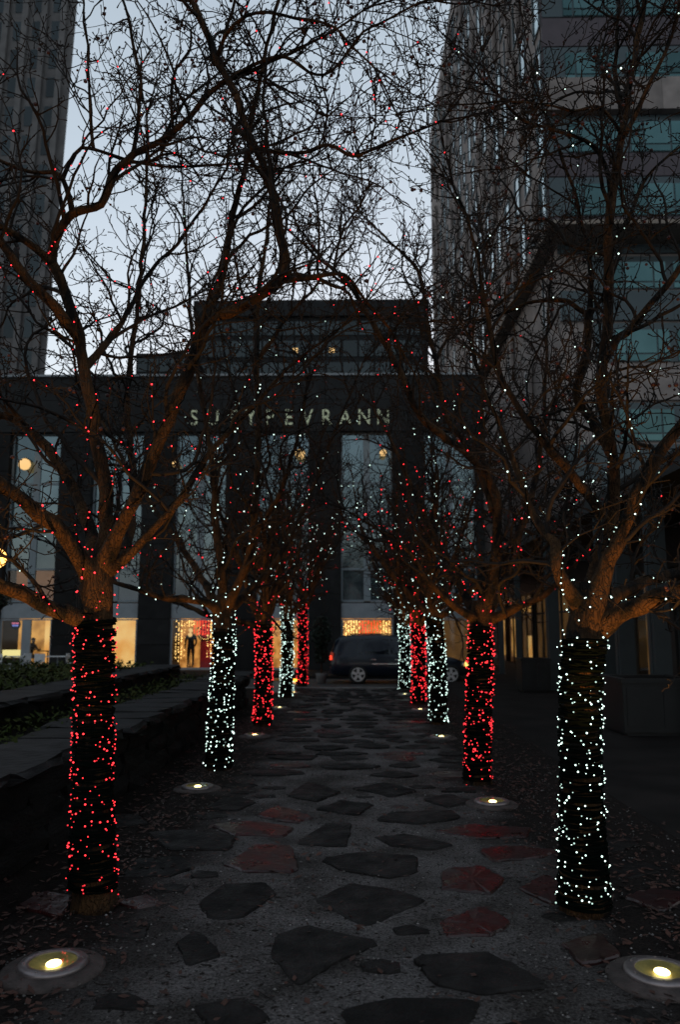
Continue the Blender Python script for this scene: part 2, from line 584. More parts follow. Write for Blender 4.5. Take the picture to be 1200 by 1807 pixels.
# ---- flagstones
def flag(poly, top, m, parent):
    cx = sum(p[0] for p in poly) / len(poly)
    cy = sum(p[1] for p in poly) / len(poly)
    n = len(poly)
    v, f = [], []
    for (s, z) in ((1.0, -0.03), (1.0, top - 0.012), (0.955, top)):
        for (x, y) in poly:
            v.append(((x - cx) * s, (y - cy) * s, z + (rng.uniform(-.004, .004) if z > 0 else 0)))
    v.append((0, 0, top + rng.uniform(-0.003, 0.004)))
    for lv in range(2):
        for k in range(n):
            k2 = (k + 1) % n
            f.append((lv * n + k, lv * n + k2, (lv + 1) * n + k2, (lv + 1) * n + k))
    for k in range(n):
        f.append((2 * n + k, 2 * n + (k + 1) % n, 3 * n))
    o = mesh('flagstone', v, f, m, parent)
    o.location = (cx, cy, 0)
    return o


def rough_poly(poly, amp):
    """cut the corners, then break every edge into small irregular chips"""
    cut = []
    n = len(poly)
    for k in range(n):
        p, a, b = Vector(poly[k]), Vector(poly[k - 1]), Vector(poly[(k + 1) % n])
        c = rng.uniform(.02, .11)
        cut += [p.lerp(a, c), p.lerp(b, c)]
    out = []
    n = len(cut)
    for k in range(n):
        a, b = cut[k], cut[(k + 1) % n]
        e = b - a
        out.append((a.x + rng.uniform(-amp, amp) * .5, a.y + rng.uniform(-amp, amp) * .5))
        nn = Vector((-e.y, e.x)).normalized() if e.length > 1e-5 else Vector((0, 0))
        m = 3 if e.length > .22 else (1 if e.length > .08 else 0)
        for t in range(m):
            q = a + e * ((t + 1 + rng.uniform(-.25, .25)) / (m + 1)) + nn * rng.uniform(-amp, amp)
            out.append((q.x, q.y))
    return out


STONES = [  # outline in picture pixels, tinted with the red glow?
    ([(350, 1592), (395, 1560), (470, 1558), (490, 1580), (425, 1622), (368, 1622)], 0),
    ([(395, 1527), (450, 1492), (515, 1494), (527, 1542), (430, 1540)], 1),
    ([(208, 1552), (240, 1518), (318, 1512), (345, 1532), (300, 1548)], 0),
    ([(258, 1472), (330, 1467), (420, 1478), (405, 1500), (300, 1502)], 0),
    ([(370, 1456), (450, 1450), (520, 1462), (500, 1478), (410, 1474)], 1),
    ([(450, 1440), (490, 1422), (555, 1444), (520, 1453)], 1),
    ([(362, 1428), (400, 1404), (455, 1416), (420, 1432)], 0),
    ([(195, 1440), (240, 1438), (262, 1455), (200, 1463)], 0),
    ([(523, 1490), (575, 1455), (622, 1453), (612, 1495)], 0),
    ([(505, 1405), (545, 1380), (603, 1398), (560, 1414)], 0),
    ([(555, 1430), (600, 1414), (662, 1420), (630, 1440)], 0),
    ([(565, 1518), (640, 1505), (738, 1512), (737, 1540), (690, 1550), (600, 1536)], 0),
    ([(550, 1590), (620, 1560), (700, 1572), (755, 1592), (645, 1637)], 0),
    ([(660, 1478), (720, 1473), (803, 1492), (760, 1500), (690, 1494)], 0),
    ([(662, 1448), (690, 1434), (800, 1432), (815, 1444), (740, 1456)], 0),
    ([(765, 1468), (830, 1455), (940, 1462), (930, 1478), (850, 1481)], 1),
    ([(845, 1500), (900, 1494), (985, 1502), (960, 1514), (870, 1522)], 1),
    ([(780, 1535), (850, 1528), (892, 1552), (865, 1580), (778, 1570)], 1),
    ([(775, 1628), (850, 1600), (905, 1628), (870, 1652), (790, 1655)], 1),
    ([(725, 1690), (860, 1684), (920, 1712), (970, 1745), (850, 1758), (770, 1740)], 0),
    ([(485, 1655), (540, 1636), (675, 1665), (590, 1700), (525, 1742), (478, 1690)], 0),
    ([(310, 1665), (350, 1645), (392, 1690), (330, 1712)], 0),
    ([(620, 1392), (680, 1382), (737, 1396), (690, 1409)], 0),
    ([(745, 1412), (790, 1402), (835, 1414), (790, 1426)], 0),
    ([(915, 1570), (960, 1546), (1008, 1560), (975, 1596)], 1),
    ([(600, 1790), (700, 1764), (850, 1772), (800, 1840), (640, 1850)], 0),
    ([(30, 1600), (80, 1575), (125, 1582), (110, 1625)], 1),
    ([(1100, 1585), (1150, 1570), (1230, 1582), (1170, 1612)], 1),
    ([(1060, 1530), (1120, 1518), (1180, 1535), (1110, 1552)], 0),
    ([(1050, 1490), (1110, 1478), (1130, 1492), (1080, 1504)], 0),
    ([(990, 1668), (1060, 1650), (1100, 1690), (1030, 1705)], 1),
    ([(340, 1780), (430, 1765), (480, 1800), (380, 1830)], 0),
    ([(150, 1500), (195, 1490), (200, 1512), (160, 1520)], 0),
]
near_stones = []
for pix, red in STONES:
    poly = [(q.x, q.y) for q in (G(px, py) for px, py in pix)]
    a = sum(poly[i][0] * poly[(i + 1) % len(poly)][1] - poly[(i + 1) % len(poly)][0] * poly[i][1] for i in range(len(poly)))
    if a < 0: poly = poly[::-1]
    flag(rough_poly(poly, 0.012), rng.uniform(0.014, 0.024), M['glowslate' if red else 'slate'], path)
    cx, cy = sum(p[0] for p in poly) / len(poly), sum(p[1] for p in poly) / len(poly)
    near_stones.append((poly, max(math.hypot(p[0] - cx, p[1] - cy) for p in poly), cx, cy))
r5 = random.Random(5)
for _ in range(900):          # smaller stones that fill the wide gaps
    cx, cy = r5.uniform(-1.5, 1.5), r5.uniform(3.3, G(600, 1385).y)
    rr = r5.uniform(.09, .24)
    ok = True
    for poly, R0, x, y in near_stones:
        if math.hypot(cx - x, cy - y) > R0 + rr * 1.6: continue
        for k in range(len(poly)):
            a, b = Vector(poly[k]), Vector(poly[(k + 1) % len(poly)])
            e = b - a
            t = max(0, min(1, (Vector((cx, cy)) - a).dot(e) / max(1e-6, e.length_squared)))
            if (a + e * t - Vector((cx, cy))).length < rr * 1.35 + .03 or math.hypot(cx - x, cy - y) < R0 * .6: ok = False
        if not ok: break
    if not ok or any(math.hypot(cx - q.x, cy - q.y) < rr + .34 for q in (G(93, 1712), G(1165, 1727), G(348, 1393), G(868, 1420))): continue
    n = r5.choice((4, 5, 5, 6))
    a0 = r5.uniform(0, 6)
    poly = []
    for k in range(n):
        a = a0 + 6.2832 * k / n + r5.uniform(-.3, .3)
        poly.append((cx + math.cos(a) * rr * 1.35 * r5.uniform(.85, 1.1), cy + math.sin(a) * rr * r5.uniform(.8, 1.1)))
    near_stones.append((poly, rr * 1.4, cx, cy))
    flag(rough_poly(poly, 0.010), r5.uniform(0.008, 0.016), M['glowslate' if r5.random() < .12 else 'slate'], path)
y = G(600, 1372).y
while y < 25.3:
    dpt = rng.uniform(0.42, 0.62)
    x = -1.35 + rng.uniform(-0.2, 0.2)
    while x < 1.25:
        wd = rng.uniform(0.42, 0.95)
        if rng.random() < 0.9:
            cx, cy = x + wd / 2, y + dpt / 2 + rng.uniform(-.12, .12)
            n = rng.choice((5, 6, 6, 7))
            a0 = rng.uniform(0, 6)
            poly = []
            for k in range(n):
                a = a0 + 2 * math.pi * k / n + rng.uniform(-.28, .28)
                rr = rng.uniform(0.86, 1.12)
                poly.append((cx + math.cos(a) * wd * 0.5 * rr, cy + math.sin(a) * dpt * 0.48 * rr))
            flag(rough_poly(poly, 0.012), rng.uniform(0.014, 0.026), M['glowslate' if rng.random() < 0.12 else 'slate'], path)
        x += wd + rng.uniform(0.05, 0.16)
    y += dpt + rng.uniform(0.06, 0.16)

# ---- loose pebbles and leaf litter
mb = MB()
for k in range(9000):
    d = rng.random() ** 1.6
    yy = 2.6 + d * 9
    xx = rng.uniform(-2.1, 2.9)
    r = rng.choice((0.004, 0.005, 0.006, 0.008, 0.011)) * rng.uniform(0.7, 1.2)
    c = Vector((xx, yy, 0.004 + r * 0.4))
    mb.add([c + Vector((q.x * r * rng.uniform(.7, 1.3), q.y * r * rng.uniform(.7, 1.3), q.z * r * .7)) for q in OCT_V], OCT_F, 0 if rng.random() < .955 else 1)
M['pebble'] = mat('pebble', (0.14, 0.125, 0.12), (0.03, 0.027, 0.026), rough=0.8, scale=9)
M['palepebble'] = mat('pale_pebble', (0.30, 0.27, 0.26), (0.16, 0.14, 0.14), rough=0.7, scale=9)
tag(mb.build('gravel', [M['pebble'], M['palepebble']]), 'loose grit and small pebbles over the sandy path', 'gravel', kind='stuff')


def leafpoly(mb, c, size, rng, flat=0.35, m=0):
    a = rng.uniform(0, 6.28)
    t = Vector((math.cos(a), math.sin(a), rng.uniform(-flat, flat)))
    s = Vector((-math.sin(a), math.cos(a), rng.uniform(-flat, flat)))
    k = size
    mb.add([c - t * k, c + s * k * .45 + t * k * .1, c + t * k, c - s * k * .45 + t * k * .1], [(0, 1, 2, 3)], m)


mb = MB()
for k in range(9000):
    side = rng.random()
    yy = 2.8 + (rng.random() ** 1.3) * 23
    if side < 0.45:
        xx = rng.gauss(2.15, 0.42)
        if xx > SIDE_X + 0.12: continue
    elif side < 0.85:
        xx = rng.gauss(-2.0, 0.35)
    else:
        xx = rng.uniform(-1.6, 1.6)
    if xx < -2.9: continue
    leafpoly(mb, Vector((xx, yy, 0.012 + rng.random() * .018)), rng.uniform(0.018, 0.04), rng)
for k in range(9000):
    yy = 2.5 + (rng.random() ** 1.5) * 11
    leafpoly(mb, Vector((rng.uniform(-2.1, 2.9), yy, 0.013 + rng.random() * .012)), rng.uniform(0.005, 0.013), rng, .35, 1)
tag(mb.build('fallen_leaves', [M['leaf'], M['twig']]), 'scattered brown fallen leaves along the tree rows', 'leaves', kind='stuff')
mb = MB()
for k in range(260):
    yy = 2.6 + (rng.random() ** 1.5) * 9
    xx = rng.uniform(-2.1, 2.8)
    a = rng.uniform(0, 6.28)
    L = rng.uniform(0.04, 0.16)
    p0 = Vector((xx, yy, 0.012)); p1 = p0 + Vector((math.cos(a), math.sin(a), rng.uniform(0, .12))) * L
    mb.tube([p0, (p0 + p1) / 2 + Vector((rng.uniform(-.01, .01),) * 3), p1], rng.uniform(.0015, .003), 3)
tag(mb.build('fallen_twigs', M['twig']), 'thin broken twigs strewn over the sandy path', 'twigs', kind='stuff')

# ================================================================== LEFT STONE PLANTER WALL
def chipped(seed, m):
    r2 = random.Random(seed)
    bm = bmesh.new()
    bmesh.ops.create_cube(bm, size=1)
    bmesh.ops.subdivide_edges(bm, edges=bm.edges[:], cuts=1, use_grid_fill=True)
    for v in bm.verts:
        v.co += Vector((r2.uniform(-.05, .05), r2.uniform(-.05, .05), r2.uniform(-.04, .04)))
        if all(abs(c) > .3 for c in v.co): v.co *= 0.93
    me = bpy.data.meshes.new('stone')
    bm.to_mesh(me); bm.free()
    me.materials.append(m)
    return me


CH = [chipped(k, M['wallstone']) for k in range(8)]
CC = [chipped(20 + k, M['capstone']) for k in range(6)]
WX = -2.62
wall = thing('stone_wall', (WX, 12, 0), 'low dry stone planter wall with pale flat caps along the left side', 'wall')
for row in range(3):
    yy = 3.2 + row * 0.25
    while yy < 20.0:
        L = rng.uniform(0.5, 1.15)
        h = 0.235
        o = obj_of('stone', rng.choice(CH), wall, (rng.uniform(-.03, .03) - 0.30 - row * .02, yy + L / 2 - 12, 0.118 + row * 0.228), 0, (0.6, L * 0.985, h * 1.02))
        o.rotation_euler = (rng.uniform(-.015, .015), rng.uniform(-.02, .02), rng.uniform(-.05, .05))
        yy += L
yy = 3.0
while yy < 20.2:
    L = rng.uniform(0.55, 1.2)
    wd = rng.uniform(0.75, 1.1)
    o = obj_of('capstone', rng.choice(CC), wall, (0.06 - wd / 2 + rng.uniform(-.06, .06), yy + L / 2 - 12, 0.735 + rng.uniform(-.012, .012)), 0, (wd, L * 0.97, 0.11))
    o.rotation_euler = (rng.uniform(-.02, .02), rng.uniform(-.03, .03), rng.uniform(-.09, .09))
    yy += L
# a second, higher tier set back from the first
wall2 = thing('stone_wall', (-4.6, 14, 0), 'higher set-back tier of grey stone slabs behind the low wall', 'wall')
for row in range(4):
    yy = 8.2 + row * .2
    while yy < 19.5:
        L = rng.uniform(0.6, 1.2)
        o = obj_of('stone', rng.choice(CH), wall2, (rng.uniform(-.03, .03), yy + L / 2 - 14, 0.12 + row * 0.23), 0, (0.55, L * .985, 0.24))
        yy += L
yy = 8.0
while yy < 19.6:
    L = rng.uniform(0.6, 1.2)
    o = obj_of('capstone', rng.choice(CC), wall2, (-0.05, yy + L / 2 - 14, 0.96), 0, (rng.uniform(.7, .9), L * .97, 0.10))
    o.rotation_euler = (0, rng.uniform(-.03, .03), rng.uniform(-.09, .09))
    yy += L
bed = boxobj('bed_soil', -16, -4.9, 8.2, 19.8, -0.001, 0.86, M['soil'])
bed['kind'] = 'structure'
bed2 = boxobj('terrace_soil', -4.3, -3.25, 3.2, 20, -0.001, 0.62, M['soil'])
bed2['kind'] = 'structure'
mb = MB()
for k in range(15000):
    xx, yy = rng.uniform(-13, -4.9), rng.uniform(8.4, 19.8)
    h = 0.16 + 0.3 * max(0, mnoise.noise(Vector((xx * .9, yy * .9, 3)))) + rng.uniform(0, .1)
    leafpoly(mb, Vector((xx, yy, 0.86 + h * rng.random() ** .5)), rng.uniform(.03, .065), rng, 0.9, 0)
for k in range(2500):
    xx, yy = rng.uniform(-4.3, -3.3), rng.uniform(5, 20)
    leafpoly(mb, Vector((xx, yy, 0.62 + rng.random() * .2)), rng.uniform(.025, .05), rng, 0.9, 0)
tag(mb.build('ground_cover', M['green']), 'low green ground cover filling the raised planter bed', 'plants', kind='stuff')


# ================================================================== IN-GROUND UPLIGHTS
def uplight_meshes():
    a = MB().lathe([(0.285, 0.0), (0.285, 0.012), (0.272, 0.02), (0.20, 0.034), (0.16, 0.034), (0.16, 0.0)], 48).v
    return a


def make_uplight(loc, label, aim, energy):
    t = thing('ground_uplight', loc, label, 'uplight', 'uplights set in the ground before the trees')
    b = MB(); b.lathe([(0.285, -0.03), (0.285, 0.012), (0.27, 0.022), (0.195, 0.03), (0.13, 0.03)], 56)
    b.build('concrete_collar', M['collar'], t, True)
    b = MB(); b.lathe([(0.19, 0.02), (0.19, 0.044), (0.183, 0.052), (0.132, 0.056), (0.128, 0.05), (0.128, 0.01)], 56)
    rg = b.build('rim', M['steel'], t, True)
    for k in range(6):
        a = k * math.pi / 3 + .3
        MB().lathe([(.008, .0), (.008, .006), (.004, .008)], 8, 0, (math.cos(a) * .16, math.sin(a) * .16, .052)).build('bolt', M['steel'], rg)
    prof = [(0.128, 0.05), (0.12, 0.046), (0.09, 0.036), (0.05, 0.031), (0.005, 0.0305)]
    n = 40
    v, f = [], []
    for (r, z) in prof:
        for k in range(n):
            v.append((r * math.cos(6.2832 * k / n), r * math.sin(6.2832 * k / n), z))
    for i in range(len(prof) - 1):
        for k in range(n):
            k2 = (k + 1) % n
            f.append((i * n + k, i * n + k2, (i + 1) * n + k2, (i + 1) * n + k))
    mesh('reflector', v, f, M['bowl'], t, True)
    b = MB(); b.add([Vector((0.008, -0.012, 0.044)) + Vector((q.x * .042, q.y * .05, q.z * .012)) for q in BALL_V], BALL_F)
    b.build('bulb', M['lampglow'], t, True)
    v = [(0.127 * math.cos(6.2832 * k / n), 0.127 * math.sin(6.2832 * k / n), 0.0575) for k in range(n)]
    mesh('lens', v, [tuple(range(n))], M['lens'], t)
    ld = bpy.data.lights.new('uplight_lamp', 'SPOT')
    ld.energy = energy * EX
    ld.color = (1.0, 0.48, 0.12)
    ld.spot_size = R(54)
    ld.spot_blend = 0.85
    ld.shadow_soft_size = 0.05
    lo = bpy.data.objects.new('uplight_lamp', ld)
    lo.location = (0, 0, 0.075)
    d = Vector(aim) - Vector(loc)
    lo.rotation_euler = d.to_track_quat('-Z', 'Y').to_euler()
    link(lo, t)
    return t


# ================================================================== TREES
def catmull(pts, rad, step=0.16, jit=0.0, rng=None):
    n = len(pts)
    op, orr = [], []
    for i in range(n - 1):
        p0 = pts[max(i - 1, 0)]; p1 = pts[i]; p2 = pts[i + 1]; p3 = pts[min(i + 2, n - 1)]
        k = max(2, int((p2 - p1).length / step))
        for j in range(k):
            t = j / k
            q = 0.5 * ((2 * p1) + (p2 - p0) * t + (2 * p0 - 5 * p1 + 4 * p2 - p3) * t * t + (3 * p1 - p0 - 3 * p2 + p3) * t ** 3)
            if jit and (i or j):
                q = q + Vector((rng.uniform(-jit, jit), rng.uniform(-jit, jit), rng.uniform(-jit, jit)))
            op.append(q)
            orr.append(rad[i] + (rad[i + 1] - rad[i]) * t)
    op.append(pts[-1]); orr.append(rad[-1])
    return op, orr


def rand_dir(t, ang, rng, up=0.25):
    o = t.orthogonal().normalized()
    a = rng.uniform(0, 6.2832)
    o = (Matrix.Rotation(a, 3, t) @ o)
    d = t * math.cos(ang) + o * math.sin(ang)
    d.z += up
    return d.normalized()


def walk(p, d, L, seg, jit, up, rng):
    pts = [p.copy()]
    n = max(2, int(L / seg))
    for i in range(n):
        d = d + Vector((rng.gauss(0, jit), rng.gauss(0, jit), rng.gauss(0, jit) + up))
        d.normalize()
        pts.append(pts[-1] + d * (L / n))
    return pts


MINY = 1.6


def grow(limbs, rng, dens=1.0, fruit_n=150, spur=True, thin=1.0, zmax=9):
    """limbs: list of (pts, radii). Returns a mesh of branches and twigs, light points, fruit points"""
    B, T = MB(), MB()
    lightpts, fruits, lines = [], [], []
    level1 = []
    for pts, rad in limbs:
        L = 0
        line = []
        lines.append(line)
        ph = rng.uniform(0, 6)
        nxt = rng.uniform(.1, .3)
        for i in range(1, len(pts)):
            seg = pts[i] - pts[i - 1]
            L += seg.length
            tt = seg.normalized()
            oo = tt.orthogonal().normalized()
            ww = pts[i] + (Matrix.Rotation(ph + L * 9, 3, tt) @ oo) * (rad[i] * 1.12 + .006)
            line.append(ww)
            lightpts.append((ww, 1.0))
            if line[:-1]: lightpts.append((line[-2].lerp(ww, rng.uniform(.3, .7)), .8))
            if L > nxt:
                nxt = L + rng.uniform(.08, .20) / dens
                t = seg.normalized()
                d = rand_dir(t, R(rng.uniform(35, 80)), rng, 0.30)
                ln = rng.choice((.4, .7, .9, 1.1, 1.5)) * rng.uniform(.8, 1.25)
                q = walk(pts[i], d, ln, 0.09, 0.20, 0.04, rng)
                r0 = min(rad[i] * .55, 0.007 + .0085 * ln)
                level1.append((q, r0))
        t = (pts[-1] - pts[-2]).normalized()
        for _ in range(3):
            q = walk(pts[-1], rand_dir(t, R(rng.uniform(5, 40)), rng, 0.1), rng.uniform(.5, 1.2), 0.10, 0.14, 0.04, rng)
            level1.append((q, min(rad[-1] * .9, 0.014)))
    level2 = []
    for q, r0 in level1:
        n = len(q)
        rr = [(r0 * (1 - .72 * k / (n - 1)) + .0012) * thin for k in range(n)]
        if min(p.y for p in q) < MINY: continue
        B.tube(q, rr, 5, cap=False)
        for k in range(1, n):
            lightpts.append((q[k] + Vector((rng.uniform(-1, 1), rng.uniform(-1, 1), rng.uniform(-1, 1))) * .01, .5))
            t = (q[k] - q[k - 1]).normalized()
            for _q in range(2):
              if rng.random() < .50 * dens:
                ln = rng.choice((.12, .2, .3, .45, .7)) * rng.uniform(.7, 1.2)
                s = walk(q[k], rand_dir(t, R(rng.uniform(35, 85)), rng, 0.12), ln, 0.06, 0.21, 0.04, rng)
                level2.append((s, min(rr[k] * .7, .0055)))
        level2.append((walk(q[-1], (q[-1] - q[-2]).normalized(), rng.uniform(.15, .4), .07, .2, .03, rng), .004))
    for s, r0 in level2:
        n = len(s)
        if min(p.y for p in s) < MINY: continue
        T.tube(s, [(r0 * (1 - .5 * k / (n - 1)) + .001) * thin for k in range(n)], 3, cap=False)
        if spur:
            for k in range(1, n):
                t = (s[k] - s[k - 1]).normalized()
                for _ in range(2):
                    if rng.random() < .46:
                        ln = rng.uniform(.025, .085)
                        d = rand_dir(t, R(rng.uniform(40, 95)), rng, 0.1)
                        e = walk(s[k], d, ln, .03, .4, .05, rng)
                        m = len(e)
                        T.tube(e, [(.0034 - .001 * i / (m - 1)) * thin for i in range(m - 1)] + [.0062 * thin], 3)
                if rng.random() < .05:
                    for _ in range(rng.choice((1, 1, 2, 3))): fruits.append(s[k] + Vector((rng.uniform(-.03, .03), rng.uniform(-.03, .03), rng.uniform(-.05, -.01))))
    rng.shuffle(fruits)
    return B, T, lightpts, fruits[:fruit_n], lines


def trunk_mesh(pts, rad, parent, rng, n=18, name='trunk', knobs=1.0):
    q, r = catmull(pts, rad, 0.08)
    mb = MB()
    mb.tube(q, r, n)
    sd = rng.uniform(0, 50)
    vv = []
    k = len(q)
    for i, v in enumerate(mb.v):
        c = q[min(i // n, k - 1)]
        v = Vector(v)
        d = v - c
        h = mnoise.fractal(Vector((v.x * 5 + sd, v.y * 5, v.z * 2.0)), 0.8, 2.1, 4)
        h2 = mnoise.noise(Vector((v.x * 22 + sd, v.y * 22, v.z * 5)))
        vv.append(v + d * (h * .20 + h2 * .07) * knobs)
    o = mesh(name, vv, mb.f, M['bark'], parent, True)
    return o, q, r


def spiral_wrap(q, r, z0, z1, nb, rng, turns):
    """wire wound round a trunk and bulbs on it"""
    def at(z):
        for i in range(1, len(q)):
            if q[i].z >= z:
                t = (z - q[i - 1].z) / max(1e-6, q[i].z - q[i - 1].z)
                return q[i - 1].lerp(q[i], t), r[i - 1] + (r[i] - r[i - 1]) * t
        return q[-1], r[-1]
    wires, bulbs = [], []
    for s in range(3):
        pts = []
        tn = turns * (.62, .8, 1.0)[s]
        N = int(tn * 12)
        ph = rng.uniform(0, 6)
        for k in range(N):
            u = k / (N - 1)
            a = ph + (1, -1, 1)[s] * tn * 6.2832 * u
            z = z0 + (z1 - z0) * u + .03 * math.sin(a * .37 + s) + .012 * math.sin(a * .83 + 2 * s)
            c, rr = at(z)
            rr = rr * 1.06 + .010 + .008 * math.sin(a * 1.7) + rng.uniform(-.002, .006)
            pts.append(Vector((c.x + math.cos(a) * rr, c.y + math.sin(a) * rr, z)))
        wires.append(pts)
    for k in range(nb):
        w2 = wires[k % 3]
        i = rng.randrange(len(w2) - 1)
        p = w2[i].lerp(w2[i + 1], rng.random())
        c, rr = at(p.z)
        d = Vector((p.x - c.x, p.y - c.y, 0)).normalized()
        tang = Vector((-d.y, d.x, 0))
        bulbs.append(p + d * rng.uniform(.004, .022) + tang * rng.uniform(-.01, .01) + Vector((0, 0, rng.gauss(0, .03))))
    return wires, bulbs


TREE_GROUP = 'bare crab apple trees in two rows along the path'
STRING_GROUP = 'fairy lights wound round the tree trunks and branches'


def finish_tree(label, base, trunk, limbs, rng, colour, wrap_top, nb_trunk, nb_crown, lab_lights, br=0.0085, dens=1.0, fruit_n=150,
                spur=True, thin=1.0, spread=1.3, turns=80, z0=0.05):
    t = thing('crab_apple_tree', base, label, 'tree', TREE_GROUP)
    inv = Matrix.Translation(-Vector(base))
    loc = lambda o: setattr(o, 'matrix_parent_inverse', inv)
    o, tq, tr = trunk_mesh(trunk[0], trunk[1], t, rng); loc(o)
    sm = []
    for pts, rad in limbs:
        rad = [x * .86 for x in rad]
        q, r = catmull(pts, rad, 0.13, 0.012, rng)
        ob, q2, r2 = trunk_mesh(q, r, t, rng, n=10, name='limb', knobs=.8); loc(ob)
        sm.append((q, r))
    B, T, lp, fr, lines = grow(sm, rng, dens, fruit_n, spur, thin)
    o = B.build('branches', M['twig'], t, True); o['kind'] = 'stuff'; loc(o)
    o = T.build('twigs', M['twig'], t); o['kind'] = 'stuff'; loc(o)
    if fr:
        fb = MB()
        for p in fr:
            blobs(fb, [p], rng.choice((.011, .0125, .014, .017)), None)
        o = fb.build('fruit', M['fruit'], t, True); o['kind'] = 'stuff'; loc(o)
    # lights
    top = tq[-1]
    wires, bulbs = spiral_wrap(tq, tr, z0, wrap_top, nb_trunk, rng, turns)
    s = thing('string_lights', base, lab_lights, 'fairy lights', STRING_GROUP)
    wb = MB()
    for wp in wires: wb.tube(wp, .007, 3, cap=False)
    for ln in lines:
        if len(ln) > 2: wb.tube(ln, .004, 3, cap=False)
    cand = []
    for p, wgt in lp:
        d = (p - top).length
        cand.append((rng.random() ** (1.0 / max(1e-4, wgt * math.exp(-d / spread))), p))
    cand.sort(key=lambda c: -c[0])
    cb = [c[1] for c in cand[:nb_crown]]
    up = [i for i in range(len(tq)) if tq[i].z > wrap_top - .02]
    for _ in range(34):          # a last loose turn up to the fork
        i = rng.choice(up) if up else len(tq) - 1
        a = rng.uniform(0, 6.2832)
        cb.append(tq[i] + Vector((math.cos(a), math.sin(a), 0)) * (tr[i] * 1.14 + .008) + Vector((0, 0, rng.uniform(-.05, .10))))
    o = wb.build('wire', M['wire'], s); loc(o)
    bb = MB()
    for p in bulbs + cb: blobs(bb, [p], br, rng, m=1 if rng.random() < .3 else 0)
    o = bb.build('bulbs', [M[colour + '_bulb'], M[colour + '_bulb_dim']], s, True); o['kind'] = 'stuff'; loc(o)
    return t


def limb(y0, *q):
    """q: (px, py, dy, radius)"""
    return [P(a, b, y0 + c) for a, b, c, _ in q], [d for *_, d in q]


# ---- tree 1, left, red
Y1 = G(165, 1600).y
lim = [
    limb(Y1, (168, 1085, 0, .10), (135, 1088, -.1, .075), (95, 1072, -.2, .062), (30, 1045, -.35, .055), (-60, 1010, -.5, .045), (-160, 985, -.6, .03)),
    limb(Y1, (165, 1030, 0, .11), (140, 985, -.1, .075), (95, 925, -.25, .065), (40, 885, -.4, .058), (-20, 840, -.6, .05), (-120, 770, -.8, .03)),
    limb(Y1, (172, 1000, 0, .10), (160, 940, .2, .058), (130, 860, .4, .052), (80, 790, .55, .048), (30, 745, .6, .042), (-40, 715, .7, .035), (-140, 650, .8, .02)),
    limb(Y1, (175, 1000, 0, .11), (186, 930, .05, .066), (183, 840, .1, .062), (165, 740, .1, .058), (150, 650, .1, .055), (138, 590, .1, .052), (118, 520, .05, .046), (92, 462, 0, .042),
         (100, 415, -.05, .04), (130, 378, -.1, .038), (176, 362, -.1, .036), (206, 304, -.1, .033), (236, 271, -.1, .03), (285, 250, -.15, .027), (385, 158, -.2, .023), (450, 122, -.2, .018), (545, 80, -.2, .012), (640, 20, -.2, .008)),
    limb(Y1, (140, 600, .1, .05), (100, 545, -.1, .045), (55, 500, -.25, .04), (0, 420, -.4, .035), (-60, 330, -.5, .025)),
    limb(Y1, (92, 465, 0, .04), (60, 440, -.1, .038), (20, 410, -.2, .03), (-50, 380, -.3, .02)),
    limb(Y1, (180, 1005, 0, .10), (205, 945, -.1, .062), (240, 875, -.15, .056), (275, 790, -.2, .054), (312, 705, -.2, .054), (342, 625, -.2, .056), (358, 568, -.2, .055), (404, 550, -.25, .05), (458, 525, -.25, .046),
         (498, 490, -.25, .043), (497, 420, -.25, .04), (476, 325, -.25, .037), (442, 250, -.3, .036), (421, 183, -.3, .034), (383, 104, -.3, .032), (338, 0, -.35, .03), (300, -90, -.4, .026)),
    limb(Y1, (352, 572, -.2, .05), (383, 517, .1, .036), (400, 442, .15, .03), (421, 333, .15, .027), (436, 280, .15, .025), (452, 170, .2, .022), (492, 0, .2, .016), (510, -80, .2, .012)),
    limb(Y1, (490, 497, -.25, .03), (560, 488, -.15, .022), (610, 487, 0, .018), (645, 530, .2, .014), (700, 600, .4, .01)),
    limb(Y1, (185, 1010, 0, .08), (225, 978, -.05, .036), (270, 935, -.1, .032), (325, 870, -.1, .028), (380, 790, 0, .024), (430, 735, .1, .02), (500, 655, .2, .015), (600, 580, .3, .009)),
    limb(Y1, (128, 378, -.1, .03), (110, 319, -.1, .022), (73, 304, -.1, .019), (18, 293, -.1, .015), (-60, 250, -.1, .012)),
    limb(Y1, (110, 319, -.1, .02), (147, 264, -.1, .017), (220, 282, -.1, .014), (304, 293, -.1, .012), (418, 290, -.1, .009)),
    limb(Y1, (165, 262, -.1, .016), (160, 170, -.1, .013), (152, 80, -.1, .011), (145, -20, -.1, .008)),
    limb(Y1, (235, 271, -.1, .02), (248, 150, -.15, .016), (235, 70, -.15, .014), (210, -30, -.15, .01)),
    limb(Y1, (383, 104, -.3, .02), (430, 28, -.5, .014), (520, 35, -.5, .012), (590, 50, -.5, .010), (660, 120, -.5, .008)),
    limb(Y1, (440, 260, -.3, .022), (540, 270, -.3, .018), (577, 255, -.3, .017), (620, 275, -.3, .015), (690, 250, -.3, .012), (780, 215, -.3, .009)),
    limb(Y1, (383, 150, -.3, .018), (490, 98, -.3, .016), (570, 135, -.3, .013), (640, 60, -.35, .011), (760, 0, -.4, .009)),
    limb(Y1, (200, 1000, 0, .07), (225, 950, .5, .045), (235, 850, .9, .038), (225, 700, 1.2, .032), (240, 560, 1.4, .026), (255, 400, 1.6, .02), (260, 200, 1.7, .013)),
    limb(Y1, (150, 650, .1, .04), (215, 570, .5, .026), (265, 480, .8, .021), (330, 410, 1.0, .016), (400, 300, 1.1, .01)),
]
